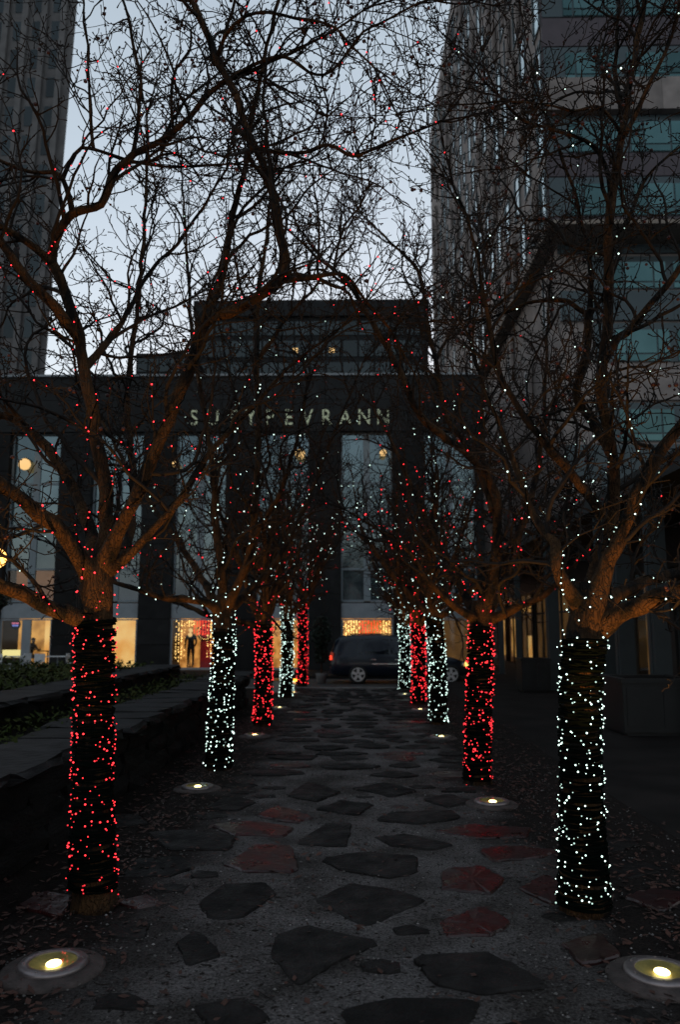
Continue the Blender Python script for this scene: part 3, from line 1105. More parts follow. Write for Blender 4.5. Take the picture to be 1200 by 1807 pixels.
tr1 = limb(Y1, (166, 1604, 0, .165), (164, 1560, 0, .142), (163, 1400, 0, .12), (166, 1220, 0, .12), (168, 1110, 0, .122), (172, 1040, 0, .125), (176, 985, 0, .09))
finish_tree('nearest left bare tree with a red lit trunk and limbs reaching the sky', G(165, 1604), tr1, lim, random.Random(11), 'red',
            G(165, 1604).z + P(165, 1090, Y1).z, 460, 640, 'red fairy lights on the nearest left tree', br=.0059, fruit_n=520, spread=1.7, z0=.13, turns=80)

# ---- tree 1, right, white
YR = G(1032, 1608).y
lim = [
    limb(YR, (1050, 1110, 0, .12), (1085, 1088, -.1, .08), (1130, 1066, -.2, .07), (1200, 1040, -.35, .06), (1300, 1005, -.5, .045)),
    limb(YR, (1055, 1080, 0, .10), (1090, 1050, .2, .06), (1140, 1025, .4, .052), (1210, 1005, .6, .045), (1310, 960, .8, .03)),
    limb(YR, (1048, 1070, 0, .11), (1068, 1010, -.1, .07), (1090, 960, -.15, .065), (1112, 905, -.2, .06), (1140, 840, -.25, .052), (1190, 765, -.3, .046), (1270, 690, -.4, .035)),
    limb(YR, (1040, 1070, 0, .11), (1052, 1000, .2, .065), (1075, 930, .3, .06), (1085, 870, .3, .056), (1078, 800, .25, .053), (1065, 720, .2, .05), (1062, 640, .15, .052), (1074, 560, .1, .046), (1072, 450, .05, .042), (1078, 350, 0, .04),
         (1098, 240, -.05, .036), (1118, 110, -.1, .03), (1140, 0, -.15, .024), (1155, -90, -.2, .018)),
    limb(YR, (1063, 640, .15, .045), (1090, 600, .05, .036), (1125, 568, 0, .033), (1175, 505, -.1, .028), (1230, 430, -.2, .022), (1290, 330, -.3, .015)),
    limb(YR, (1030, 1075, 0, .10), (1005, 1040, -.1, .058), (985, 1005, -.15, .05), (978, 960, -.1, .045), (955, 930, 0, .036), (930, 880, .1, .03), (900, 800, .2, .024), (860, 700, .3, .016), (830, 600, .4, .01)),
    limb(YR, (1075, 930, .3, .05), (1045, 885, .2, .042), (1000, 825, .15, .036), (950, 770, .1, .031), (905, 705, .1, .027), (872, 620, .1, .023), (855, 520, .1, .019), (835, 420, .1, .014), (800, 330, .1, .008)),
    limb(YR, (1078, 800, .25, .045), (1045, 745, .5, .04), (1018, 700, .6, .038), (1030, 640, .6, .036), (1038, 570, .65, .032), (1020, 545, .65, .026), (985, 530, .7, .022), (930, 535, .7, .016), (870, 560, .7, .01)),
    limb(YR, (1038, 570, .65, .03), (1045, 490, .6, .026), (1030, 400, .6, .02), (1000, 300, .55, .015), (960, 200, .5, .009)),
    limb(YR, (1078, 350, 0, .03), (1060, 270, -.1, .02), (1000, 235, -.2, .015), (930, 215, -.3, .011), (860, 150, -.3, .007)),
    limb(YR, (1095, 250, -.05, .028), (1140, 160, -.2, .02), (1185, 60, -.3, .015), (1210, -50, -.3, .01)),
    limb(YR, (1100, 225, -.05, .025), (1085, 120, .1, .02), (1092, 20, .15, .016), (1085, -70, .2, .01)),
    limb(YR, (1072, 450, .05, .025), (1110, 380, .1, .018), (1150, 300, .15, .014), (1200, 260, .2, .01)),
    limb(YR, (1098, 240, -.05, .02), (1060, 190, -.2, .014), (1010, 195, -.3, .011), (900, 180, -.4, .008)),
]
trk = limb(YR, (1031, 1612, 0, .165), (1030, 1560, 0, .15), (1026, 1400, 0, .122), (1024, 1250, 0, .122), (1030, 1140, 0, .132), (1040, 1070, 0, .13), (1044, 1030, 0, .10))
finish_tree('nearest right bare tree with a white lit trunk and thick low limbs', G(1031, 1612), trk, lim, random.Random(12), 'white',
            P(1030, 1128, YR).z, 430, 330, 'white fairy lights on the nearest right tree', br=.0056, fruit_n=480, spread=1.2, turns=80)

# ---- tree 2, left, white
Y2 = G(385, 1357).y
lim = [
    limb(Y2, (390, 1090, 0, .11), (372, 1065, -.2, .07), (340, 1058, -.3, .06), (275, 1052, -.4, .045), (225, 1035, -.5, .035), (150, 1010, -.6, .02)),
    limb(Y2, (392, 1075, 0, .11), (392, 1010, 0, .07), (380, 920, .1, .06), (375, 830, .1, .05), (360, 720, .2, .042), (340, 600, .3, .035), (330, 450, .4, .025), (320, 300, .5, .014)),
    limb(Y2, (396, 1075, 0, .11), (425, 1020, -.2, .065), (445, 950, -.3, .06), (453, 850, -.35, .056), (456, 740, -.35, .054), (453, 620, -.4, .05), (456, 520, -.4, .042), (470, 420, -.4, .03), (480, 300, -.4, .018)),
    limb(Y2, (398, 1080, 0, .1), (435, 1045, .3, .06), (480, 1000, .6, .05), (520, 930, .8, .042), (560, 840, 1, .034), (600, 740, 1.2, .024), (640, 640, 1.4, .014)),
    limb(Y2, (388, 1080, 0, .1), (355, 1020, .5, .06), (310, 950, .9, .05), (260, 880, 1.2, .04), (200, 780, 1.5, .03), (150, 680, 1.7, .016)),
    limb(Y2, (453, 640, -.4, .04), (500, 570, -.5, .03), (560, 500, -.6, .022), (600, 420, -.7, .013)),
    limb(Y2, (445, 950, -.3, .045), (490, 880, -.9, .035), (520, 790, -1.2, .026), (540, 690, -1.5, .016)),
    limb(Y2, (375, 830, .1, .04), (420, 740, .6, .03), (400, 640, 1.0, .022), (380, 540, 1.3, .013)),
]
trk = limb(Y2, (385, 1358, 0, .19), (386, 1335, 0, .155), (390, 1240, 0, .145), (395, 1140, 0, .14), (394, 1080, 0, .14), (394, 1050, 0, .10))
finish_tree('second left tree with a white lit trunk beside the low stone wall', G(385, 1358), trk, lim, random.Random(13), 'white',
            P(395, 1112, Y2).z, 340, 330, 'white fairy lights on the second left tree', br=.0088, fruit_n=220, spread=1.8, dens=.9, thin=1.25)

# ---- tree 2, right, red
Y3 = G(843, 1382).y
lim = [
    limb(Y3, (850, 1095, 0, .12), (872, 1010, -.1, .075), (878, 930, -.2, .07), (870, 862, -.3, .066), (835, 812, -.4, .062), (790, 775, -.5, .058), (745, 738, -.6, .053), (720, 690, -.7, .05), (700, 645, -.7, .046), (655, 565, -.8, .038), (605, 490, -.9, .03), (560, 455, -1, .022), (500, 400, -1.1, .013)),
    limb(Y3, (870, 900, -.25, .06), (835, 800, .1, .05), (790, 740, .2, .045), (768, 640, .2, .04), (750, 540, .2, .035), (738, 480, .2, .03), (690, 430, .2, .022), (640, 380, .2, .012)),
    limb(Y3, (852, 1095, 0, .11), (885, 1030, .3, .065), (915, 950, .5, .055), (945, 850, .7, .045), (960, 740, .8, .036), (965, 600, .9, .026), (975, 450, 1, .014)),
    limb(Y3, (845, 1095, 0, .10), (815, 1040, .4, .06), (780, 970, .7, .05), (740, 890, 1, .04), (700, 800, 1.2, .03), (660, 720, 1.4, .018)),
    limb(Y3, (855, 1100, 0, .1), (905, 1075, -.2, .06), (960, 1050, -.4, .045), (1020, 990, -.6, .03), (1060, 930, -.7, .018)),
    limb(Y3, (842, 1095, 0, .09), (805, 1070, -.3, .05), (760, 1030, -.5, .04), (710, 960, -.6, .03), (660, 930, -.7, .018), (610, 900, -.8, .01)),
    limb(Y3, (885, 1030, .3, .055), (880, 940, .6, .048), (855, 830, .9, .04), (850, 700, 1.1, .032), (860, 560, 1.3, .022), (850, 400, 1.5, .012)),
    limb(Y3, (768, 640, .2, .03), (810, 560, .4, .026), (870, 500, .5, .02), (930, 440, .6, .012)),
]
trk = limb(Y3, (842, 1384, 0, .18), (842, 1360, 0, .15), (845, 1250, 0, .14), (848, 1140, 0, .14), (850, 1090, 0, .14), (851, 1060, 0, .10))
finish_tree('second right tree with a red lit trunk and long limbs crossing the path', G(842, 1384), trk, lim, random.Random(14), 'red',
            P(848, 1108, Y3).z, 360, 320, 'red fairy lights on the second right tree', br=.0086, fruit_n=220, spread=1.8, dens=.9, thin=1.2)


# ---- trees 3 to 5, grown from their trunk outward
def auto_tree(px, py, ytop, colour, label, lab, seed, br, nbt, nbc, lean=0):
    rg = random.Random(seed)
    b = G(px, py)
    y0 = b.y
    ztop = P(px, ytop, y0).z
    tp = [b + Vector((0, 0, -.02)), b + Vector((.0, 0, .1)), b + Vector((.02, 0, ztop * .5)), b + Vector((lean, 0, ztop)), b + Vector((lean, 0, ztop + .3))]
    trd = [.20, .165, .15, .16, .12]
    top = tp[3]
    lims = []
    n = 7
    a0 = rg.uniform(0, 6)
    for k in range(n):
        az = a0 + 6.2832 * k / n + rg.uniform(-.3, .3)
        el = R(rg.uniform(28, 72)) if k < 5 else R(rg.uniform(65, 85))
        L = rg.uniform(3.2, 4.8)
        d = Vector((math.cos(az) * math.cos(el), math.sin(az) * math.cos(el), math.sin(el)))
        pts = walk(top - Vector((0, 0, .12)), d, L, .5, .16, .10, rg)
        m = len(pts)
        lims.append((pts, [.085 * (1 - .85 * i / (m - 1)) for i in range(m)]))
        for j in range(2):
            i = rg.randrange(1, m - 2)
            q = walk(pts[i], rand_dir((pts[i + 1] - pts[i]).normalized(), R(rg.uniform(30, 60)), rg, .3), rg.uniform(1.2, 2.2), .4, .18, .08, rg)
            k2 = len(q)
            r0 = .085 * (1 - .85 * i / (m - 1)) * .7
            lims.append((q, [r0 * (1 - .8 * u / (k2 - 1)) for u in range(k2)]))
    finish_tree(label, b, (tp, trd), lims, rg, colour, ztop - .05, nbt, nbc, lab, br=br, dens=.52, fruit_n=40, spur=False, thin=1.35, spread=2.0, turns=80)


auto_tree(463, 1280, 1095, 'red', 'third left tree with a red lit trunk behind the white lit one', 'red fairy lights on the third left tree', 21, .0112, 380, 300)
auto_tree(773, 1277, 1085, 'white', 'third right tree with a white lit trunk in front of the car bonnet', 'white fairy lights on the third right tree', 22, .0108, 300, 330, -.05)
auto_tree(505, 1231, 1082, 'white', 'fourth left tree with a white lit trunk before the amber window', 'white fairy lights on the fourth left tree', 23, .0120, 320, 280)
auto_tree(739, 1242, 1100, 'red', 'fourth right tree with a red lit trunk in front of the car door', 'red fairy lights on the fourth right tree', 24, .0132, 360, 300)
auto_tree(533, 1209, 1075, 'red', 'farthest left tree with a dim red trunk beside the potted topiary', 'dim red fairy lights on the farthest left tree', 25, .0125, 330, 280)
auto_tree(714, 1216, 1100, 'white', 'farthest right tree with a white lit trunk touching the car in view', 'white fairy lights on the farthest right tree', 26, .0128, 280, 320)

# ---- their uplights
UP = [(93, 1712, 165, 1600, 'left round uplight in the bottom corner of the photo, before the red tree'),
      (348, 1393, 385, 1357, 'round uplight before the second left tree'),
      (449, 1300, 463, 1280, 'small round uplight before the third left tree'),
      (493, 1251, 505, 1231, 'small round uplight before the fourth left tree'),
      (518, 1224, 533, 1209, 'tiny round uplight before the farthest left tree'),
      (1165, 1727, 1032, 1610, 'right round uplight in the bottom corner of the photo, before the white tree'),
      (868, 1420, 843, 1382, 'round uplight before the second right tree'),
      (778, 1303, 773, 1277, 'small round uplight before the third right tree'),
      (741, 1254, 739, 1242, 'small round uplight before the fourth right tree'),
      (714, 1227, 714, 1216, 'tiny round uplight before the farthest right tree')]
for i, (px, py, tx, ty, lab) in enumerate(UP):
    g = G(px, py); tg = G(tx, ty)
    make_uplight(g, lab, (tg.x * .97, tg.y + .25, 4.4), 440 if i in (0, 5) else 300)

# ================================================================== LETTERED BUILDING ACROSS THE STREET
YB = 36.5
fac = thing('department_store', P(450, 1180, YB).xy.to_3d(), 'dark stone store across the street with lit letters and tall glass bays', 'building')
FI = Matrix.Translation(-fac.location)


def fp(o):
    o.matrix_parent_inverse = FI
    return o


def X(px, y=YB): return P(px, 1108, y).x
def Z(py, y=YB): return P(600, py, y).z


zpar, zbay = Z(660), Z(765)
zb0 = 0.0
fp(boxobj('wall', X(-560), X(862), YB + 2.6, YB + 14, 0.021, zpar - .3, M['darkpier'], fac))
px = -606
bays = []
while px < 830:
    bays.append(px); px += 151
# fascia panels over the bays
for k, b in enumerate(bays):
    x0, x1 = X(b - 29), X(min(b + 122, 861))
    fp(boxobj('fascia_panel', x0 + .008, x1 - .008, YB - .02, YB + 2.58, zbay + .12, Z(705), M['slatepanel'], fac))
    fp(boxobj('fascia_panel', x0 + .008, x1 - .008, YB - .02, YB + 2.58, Z(705) + .016, zpar - .12, M['slatepanel'], fac))
fp(boxobj('parapet', X(-640), X(862), YB - .12, YB + 3, zpar - .1, zpar, M['metalwhite'], fac))
# piers with stone courses
for k, b in enumerate(bays + [bays[-1] + 151]):
    x0, x1 = X(b - 58), X(b if b < 860 else 860)
    fp(boxobj('pier_core', x0 + .02, x1 - .02, YB + .02, YB + 2.56, .022, zbay + .08, M['darkpier'], fac))
    z = 0.021
    while z < zbay:
        h = min(1.15, zbay + .1 - z)
        fp(boxobj('pier_block', x0, x1, YB - .03 + rng.uniform(0, .006), YB + 2.58, z, z + h - .03, M['darkpier'], fac))
        z += 1.15
zs0, zs1 = Z(1092), Z(1060)
for k, b in enumerate(bays):
    x0, x1 = X(b), X(b + 93)
    xm = (x0 + x1) / 2
    # upper glass: frame with panes
    fr = MB()
    fr.box(x0, x0 + .07, YB + .38, YB + .50, zs1, zbay + .1)
    fr.box(x1 - .07, x1, YB + .38, YB + .50, zs1, zbay + .1)
    fr.box(xm - .16, xm + .16, YB + .37, YB + .52, zs1, zbay + .1)
    rows = [zs1, Z(1003), Z(925), Z(850), zbay + .1]
    for z in rows:
        fr.box(x0 + .071, xm - .161, YB + .385, YB + .495, z - .05, z + .05)
        fr.box(xm + .161, x1 - .071, YB + .385, YB + .495, z - .05, z + .05)
    fo = fp(fr.build('window_frame', M['mullion'], fac))
    litup = b in (-2,)
    for r in range(4):
        for (a, c) in ((x0 + .07, xm - .16), (xm + .16, x1 - .07)):
            g = M['bayglass'] if not (litup and r == 0) else M['shopglass']
            o = boxobj('pane', a, c, YB + .43, YB + .445, rows[r] + .05, rows[r + 1] - .05, g, fo)
    fp(boxobj('lintel_panel', x0 + .005, x1 - .005, YB + .12, YB + .36, zs0 + .03, zs1 - .10, M['metalwhite'], fac))
    # ground floor shop window
    sf = MB()
    sf.box(x0, x0 + .10, YB + .10, YB + .2, 0.021, zs0)
    sf.box(x1 - .10, x1, YB + .10, YB + .2, 0.021, zs0)
    sf.box(x0 + .101, x1 - .101, YB + .10, YB + .2, zs0 - .06, zs0)
    sf.box(x0 + .101, x1 - .101, YB + .10, YB + .2, 0.021, .12)
    if b == -2: sf.box(X(37), X(53), YB + .10, YB + .2, .121, zs0 - .061)
    so = fp(sf.build('shop_window', M['metalwhite'], fac))
    o = boxobj('pane', x0 + .1, x1 - .1, YB + .145, YB + .155, .12, zs0 - .06, M['shopglass'], so)
    rm = {-2: 'room_warm', 149: 'room_cream', 300: 'room_amber', 451: 'room_amber', 602: 'room_amber', 753: 'room_dim', -153: 'room_warm'}.get(b, 'room_dim')
    fp(boxobj('lit_interior', x0 - .2, x1 + .2, YB + 2.2, YB + 2.35, .02, zs0 + .3, M[rm], fac))
    if litup:
        fp(boxobj('lit_interior', x0, x1, YB + 1.6, YB + 1.7, zs1, Z(995), M['room_brown'], fac))
    if b == -2:
        fp(boxobj('lit_interior', X(50), X(96), YB + 2.0, YB + 2.1, .02, zs0 + .3, M['room_cream'], fac))
# lit letters
zl0 = Z(750)
TXT = 'SUTYPEVRANN'
sg = thing('lit_lettering', (X(500), YB - .2, zl0), 'pale green lit letters in a row on the dark fascia', 'sign')
for i, ch in enumerate(TXT):
    cu = bpy.data.curves.new('letter', 'FONT')
    cu.body = ch
    cu.size = (Z(723) - zl0) / .70
    cu.extrude = .03
    cu.align_x = 'CENTER'
    to = bpy.data.objects.new('tmp', cu)
    COL.objects.link(to)
    dg = bpy.context.evaluated_depsgraph_get()
    me = bpy.data.meshes.new_from_object(to.evaluated_get(dg))
    bpy.data.objects.remove(to)
    me.materials.clear(); me.materials.append(M['letter'])
    o = bpy.data.objects.new('letter', me)
    o.rotation_euler = (R(90), 0, 0)
    o.location = (X(333 + 34.6 * i) - X(500), 0.1, 0)
    o.scale = (.8, 1, 1)
    link(o, sg)
# pendant lamps of the rooms inside, set out in front of the upper glass
for (px, py, r) in ((45, 820, 17), (378, 818, 11), (530, 802, 15), (676, 800, 10), (310, 820, 9)):
    c = P(px, py, YB + .1)
    t = thing('pendant_lantern', c, {45: 'large warm pendant lantern in the store bay above the cafe', 378: 'warm pendant lantern high in the store bay above the wreath window',
              530: 'warm pendant lantern in the store bay above the amber window', 676: 'dim warm pendant lantern in the store bay above the parked car',
              310: 'smallest warm pendant lantern in the store bay above the wreath window'}[px], 'lantern', 'warm pendant lanterns in the store bays')
    rr = r * YB / FPX * .62
    mb = MB(); mb.add([Vector((q.x * rr, -.1 + q.y * rr, q.z * rr)) for q in BALL_V], BALL_F); mb.build('globe', M['pendant'], t, True)
    MB().box(-.05, .05, -.06, .40, rr * .9, rr * .9 + .08).build('bracket', M['black'], t)

# set-back upper block and side penthouse
YU = 47.0
blk = thing('office_block', (X(548, YU), YU, 0), 'dark slate office block rising behind the store roof', 'building')
BI = Matrix.Translation(-blk.location)
def bp(o): o.matrix_parent_inverse = BI; return o
x0, x1 = X(330, YU), X(764, YU)
bp(boxobj('wall', x0, x1, YU, YU + 62, 0, Z(560, YU), M['slatepanel'], blk))  # depth stretched far back, unseen, to keep horizon sky out of arcade panes
bp(boxobj('roof', x0 - .1, x1 + .1, YU - .25, YU + 62.2, Z(560, YU) + .01, Z(532, YU), M['slatepanel'], blk))
for r, (ya, yb) in enumerate(((568, 592), (602, 630), (640, 664))):
    n = 14
    for k in range(n):
        a = x0 + .3 + (x1 - x0 - .6) * k / n
        b = x0 + .3 + (x1 - x0 - .6) * (k + 1) / n - .12
        wo = bp(MB().box(a, b, YU - .06, YU - .001, Z(yb, YU), Z(ya, YU)).build('window', M['darkglass'], blk))
for (px, py) in ((517, 619), (585, 619)):
    bp(boxobj('lit_window', X(px, YU) - .16, X(px, YU) + .16, YU - .09, YU - .065, Z(py + 4, YU), Z(py - 4, YU), M['pendant'], blk))
pent = thing('roof_penthouse', (X(270, 44), 44, 0), 'low grey plant room on the roof left of the slate block', 'building')
o = boxobj('wall', X(222, 44), X(330, 44), 44, 46.9, 10, Z(622, 44), M['slatepanel'], pent); o.matrix_parent_inverse = Matrix.Translation(-pent.location)
for k in range(5):
    a = X(226 + k * 20, 44)
    o = boxobj('louvre_panel', a, a + .55, 43.94, 43.999, Z(655, 44), Z(632, 44), M['darkglass'], pent); o.matrix_parent_inverse = Matrix.Translation(-pent.location)

# ================================================================== RIGHT TOWER
YT = 41.0
XT = X(1000, YT)
zsof = P(1000, 388, YT).z
zroof = P(775, 250, XT * FPX / 147).z
YF = XT * FPX / 149
tw = thing('residential_tower', (XT + 8, YT + 20, 0), 'tall beige tower on the right with staggered narrow windows and teal ribbon glazing', 'building')
TI = Matrix.Translation(-tw.location)
def tp_(o): o.matrix_parent_inverse = TI; return o
tp_(boxobj('wall', XT, XT + 30, YT + .4, YF, zsof, zroof, M['beige'], tw))
tp_(boxobj('soffit', XT + .01, XT + 30, YT + .02, YF - .1, zsof - .25, zsof - .004, M['soffit'], tw))
XL = X(1014, YT + 2)
tp_(boxobj('base_wall', XL, XL + 28, YT + 2.4, YF - 2, 0.0, zsof - .254, M['beige'], tw))
FH = (P(1000, 200, YT).z - P(1000, 315, YT).z)
# side windows, one shared mesh: dark reveal, pale pane
def sidewin(w_, h_, m1, m2, fin):
    mb = MB()
    mb.box(-.10, 0, -w_ / 2, -w_ / 2 + .10, 0, h_, 1)
    mb.box(-.10, 0, w_ / 2 - .10, w_ / 2, 0, h_, 1)
    mb.box(-.10, 0, -w_ / 2 + .101, w_ / 2 - .101, 0, .10, 1)
    mb.box(-.10, 0, -w_ / 2 + .101, w_ / 2 - .101, h_ - .1, h_, 1)
    mb.box(-.03, 0, -w_ / 2 + .101, w_ / 2 - .101, .101, h_ - .101, 0)
    if fin: mb.box(-.32, -.101, -w_ / 2 - .5, -w_ / 2 - .02, -.1, h_ + .2, 2)
    me = bpy.data.meshes.new('window')
    me.from_pydata(mb.v, [], mb.f)
    me.materials.append(m1); me.materials.append(m2); me.materials.append(M['beige'])
    me.polygons.foreach_set('material_index', mb.mi)
    return me


W1 = sidewin(1.5, FH * .78, M['skyglass'], M['tealdark'], False)
W2 = sidewin(1.1, FH * .78, M['skyglass'], M['tealdark'], True)
W3 = sidewin(1.6, FH * .78, M['darkglass'], M['tealdark'], True)
nfl = int((zroof - zsof) / FH)
cnt = 0
cols = []
yy = YT + 3.4
k = 0
while yy < YF - 2:
    cols.append(yy); yy += 3.0 + k * .05; k += 1
for fl in range(nfl):
    z = zsof + .25 + fl * FH
    for k, yy in enumerate(cols):
        r3 = rng.random()
        if r3 < .07: continue
        sh = (1.5 if fl % 2 else 0) + rng.choice((-.25, 0, 0, .25))
        tp_(obj_of('window', W3 if r3 < .30 else (W2 if r3 < .55 else W1), tw, (XT - .004, yy + sh, z)))
# front: ribbon glazing and spandrels
def ribbon(z0, z1, x0, yf, name_glass='tealglass'):
    fr = MB()
    n = 0
    x = x0
    seq = [1.15, .62, 1.75, .75, .35, .75, 1.5, .9, .9, 1.5, .4, .75]
    spans = []
    while x < x0 + 16:
        spans.append((x, x + seq[n % len(seq)], n)); x += seq[n % len(seq)]; n += 1
    zt = z1 - (z1 - z0) * .16
    zm = z0 + (z1 - z0) * .20
    fo = fr.box(x0, x, yf + .12, yf + .16, z0, z1).build('window_frame', M['tealdark'], tw)
    tp_(fo)
    for a, b, i in spans:
        if i % 12 in (0, 4): continue
        for (za, zb) in ((z0 + .05, zm - .05), (zm + .05, zt - .05)):
            o = boxobj('pane', a + .05, b - .05, yf + .07, yf + .118, za, zb, M[name_glass], fo)


front = [(388, 310, 0), (310, 268, 1), (268, 200, 2), (188, 143, 3), (143, 82, 2), (82, 48, 1), (48, -25, 2), (-25, -60, 3), (-60, -130, 2)]
tp_(boxobj('front_wall', XT + .02, XT + 30, YT + .18, YT + .39, zsof, P(1000, -200, YT).z, M['plum'], tw))
for (pa, pb, kind) in ((380, 312, 0), (268, 203, 0), (143, 82, 0), (28, -35, 0), (-90, -150, 0)):
    ribbon(P(1000, pa, YT).z, P(1000, pb, YT).z, XT + .05, YT)
for (pa, pb, m, ofs) in ((310, 270, 'plum', .10), (201, 145, 'beige', -.35), (80, 31, 'plum', .10), (-37, -88, 'beige', -.35)):
    za, zb = P(1000, pa, YT).z, P(1000, pb, YT).z
    x = XT + .03
    while x < XT + 16:
        tp_(boxobj('spandrel_panel', x + .006, x + 3.19, YT + ofs, YT + .175, za, zb, M[m], tw)); x += 3.2
# corner glazing at the near edge of the long side
for fl in range(nfl):
    z = zsof + .3 + fl * FH
    tp_(obj_of('corner_window', W1, tw, (XT - .003, YT + 1.15, z)))
# lower front
YL = YT + 2.4
for (pa, pb) in ((512, 455), (640, 572), (780, 712), (920, 850)):
    ribbon(P(1000, pa, YL).z, P(1000, pb, YL).z, XL + 1.9, YL - .20)
for (pa, pb, m) in ((450, 436, 'tealdark'), (568, 516, 'tealdark'), (708, 645, 'beige'), (846, 786, 'tealdark')):
    x = XL + .02
    while x < XL + 14:
        tp_(boxobj('spandrel_panel', x + .006, x + 3.19, YL - .18, YL - .01, P(1000, pa, YL).z, P(1000, pb, YL).z, M[m], tw)); x += 3.2
for fl in range(6):
    z = zsof - 4.2 - fl * FH
    for k in range(8):
        if (fl + k) % 2: continue
        tp_(obj_of('window', W3, tw, (XL - .004, YT + 5 + k * 5.5, z)))

# ================================================================== LEFT TOWER (far)
YLT = 85.0
lt = thing('office_tower', (X(0, YLT), YLT, 0), 'tall grey tower at the upper left with ribbed facade', 'building')
LI = Matrix.Translation(-lt.location)
def lp_(o): o.matrix_parent_inverse = LI; return o
xa = P(80, 650, YLT).x
xb = P(137, 0, YLT).x
ztop = P(100, -220, YLT).z
lean = (xb - xa) / (P(137, 0, YLT).z - P(80, 650, YLT).z)
mb = MB()
wl = 34
zr0 = P(80, 650, YLT).z
mb.add([(xa - wl, YLT, 0), (xa - lean * zr0, YLT, 0), (xa - lean * zr0 - 16, YLT + 30, 0), (xa - wl, YLT + 30, 0),
        (xa - wl, YLT, ztop), (xa + lean * (ztop - zr0), YLT, ztop), (xa + lean * (ztop - zr0) - 16, YLT + 30, ztop), (xa - wl, YLT + 30, ztop)], BOXF)
lp_(mb.build('wall', M['greytower'], lt))
rib = MB().box(-.35, .35, -.5, 0, 0, ztop).build('pilaster', M['greytower'], lt); rib.location = (xa - .9, YLT - .002, 0); rib.rotation_euler = (0, math.atan(lean) * .8, 0); rib.location.x -= lean * zr0; lp_(rib)
for k in range(1, 11):
    lp_(obj_of('pilaster', rib.data, lt, (xa - .9 - lean * zr0 - k * 2.3, YLT - .002 - k * .0005, 0))).rotation_euler = rib.rotation_euler
wm = MB().box(-.72, .72, -.06, 0, 0, 2.5)
wme = wm.build('window', M['darkglass'], lt); wme.location = (xa - 2.05 + lean * (12 - zr0), YLT - .003, 12); lp_(wme)
nn = 0
for fl in range(int((ztop - 14) / 3.7)):
    for k in range(9):
        if nn > 210: break
        nn += 1
        lp_(obj_of('window', wme.data, lt, (xa - 2.05 - k * 2.3 + lean * (15.7 + fl * 3.7 - zr0), YLT - .003, 15.7 + fl * 3.7)))

# ================================================================== ARCADE OF SHOPS ON THE RIGHT
arc = thing('shop_arcade', (8, 22, 0), 'dark arcade of shops on the right behind square pillars', 'building')
AI = Matrix.Translation(-arc.location)
def ap(o): o.matrix_parent_inverse = AI; return o
XP = 6.25
XW = 8.9
ap(boxobj('canopy', XP - .35, XW + 3, 9, 51, 4.75, 5.15, M['blackwall'], arc))
for yy in (11.0, 14.0, 16.5, 18.6, 19.9, 25.2, 30.4, 34.0, 38.6, 50.4):
    pl = MB()
    hw = .09 if yy > 27 else .17
    pl.box(-hw, hw, -hw, hw, .03, 4.745)
    pl.box(-hw - .04, hw + .04, -hw - .04, hw + .04, .0, .03)
    pl.box(-hw - .02, -hw - .001, -.05, .05, .03, 4.6)
    o = pl.build('pillar', M['pillar'], arc, loc=(XP, yy, .0045)); ap(o)
ap(boxobj('wall', XW, XW + 3, 9, 50.9, 3.6, 4.745, M['blackwall'], arc))
yy = 8.4
k = 0
while yy < 48:
    ap(boxobj('wall_pier', XW + .02, XW + .6, yy, yy + .35, .005, 3.595, M['blackwall'], arc))
    fr = MB()
    ya, yb = yy + .36, yy + 3.49
    for a in (ya, (ya + yb) / 2 - .04, yb - .08):
        fr.box(XW + .1, XW + .18, a, a + .08, .005, 3.59)
    fr.box(XW + .105, XW + .175, ya + .081, (ya + yb) / 2 - .041, 2.55, 2.63)
    fr.box(XW + .105, XW + .175, (ya + yb) / 2 + .041, yb - .081, 2.55, 2.63)
    fo = ap(fr.build('shop_window', M['pillar'], arc))
    dep = .5 if yy < 30 else .24
    o = boxobj('pane', XW + .13, XW + .14, ya + .08, yb - .08, .02, 3.58, M['shopglass'], fo)
    mroom = 'room_dim' if yy < 41 else 'room_brown'
    ap(boxobj('lit_interior', XW + dep, XW + dep + .1, ya + .005, yb - .005, .005, 3.59, M[mroom], arc))
    yy += 3.5; k += 1
ap(boxobj('lit_doorway', XW + .17, XW + .22, 41.0, 42.2, .25, 1.5, M['room_cream'], arc))
for (yy, yb, z0, z1, mm) in ((26.4, 27.0, .35, .85, 'room_amber'), (26.4, 27.0, 1.70, 1.95, 'room_cream'), (24.0, 24.7, .15, .50, 'room_amber'), (24.1, 24.7, .60, .85, 'room_warm'),
                             (23.9, 24.7, 1.65, 1.8, 'room_cream'), (41.0, 43.1, 2.72, 3.3, 'room_warm'), (44.6, 46.3, .3, 2.4, 'room_warm'), (47.8, 49.6, .3, 2.4, 'room_warm')):
    ap(boxobj('lit_shop_panel', XW + .19, XW + .235, yy, yb, z0, z1, M[mm], arc))  # glowing panels stand for lit patches of the shop interiors


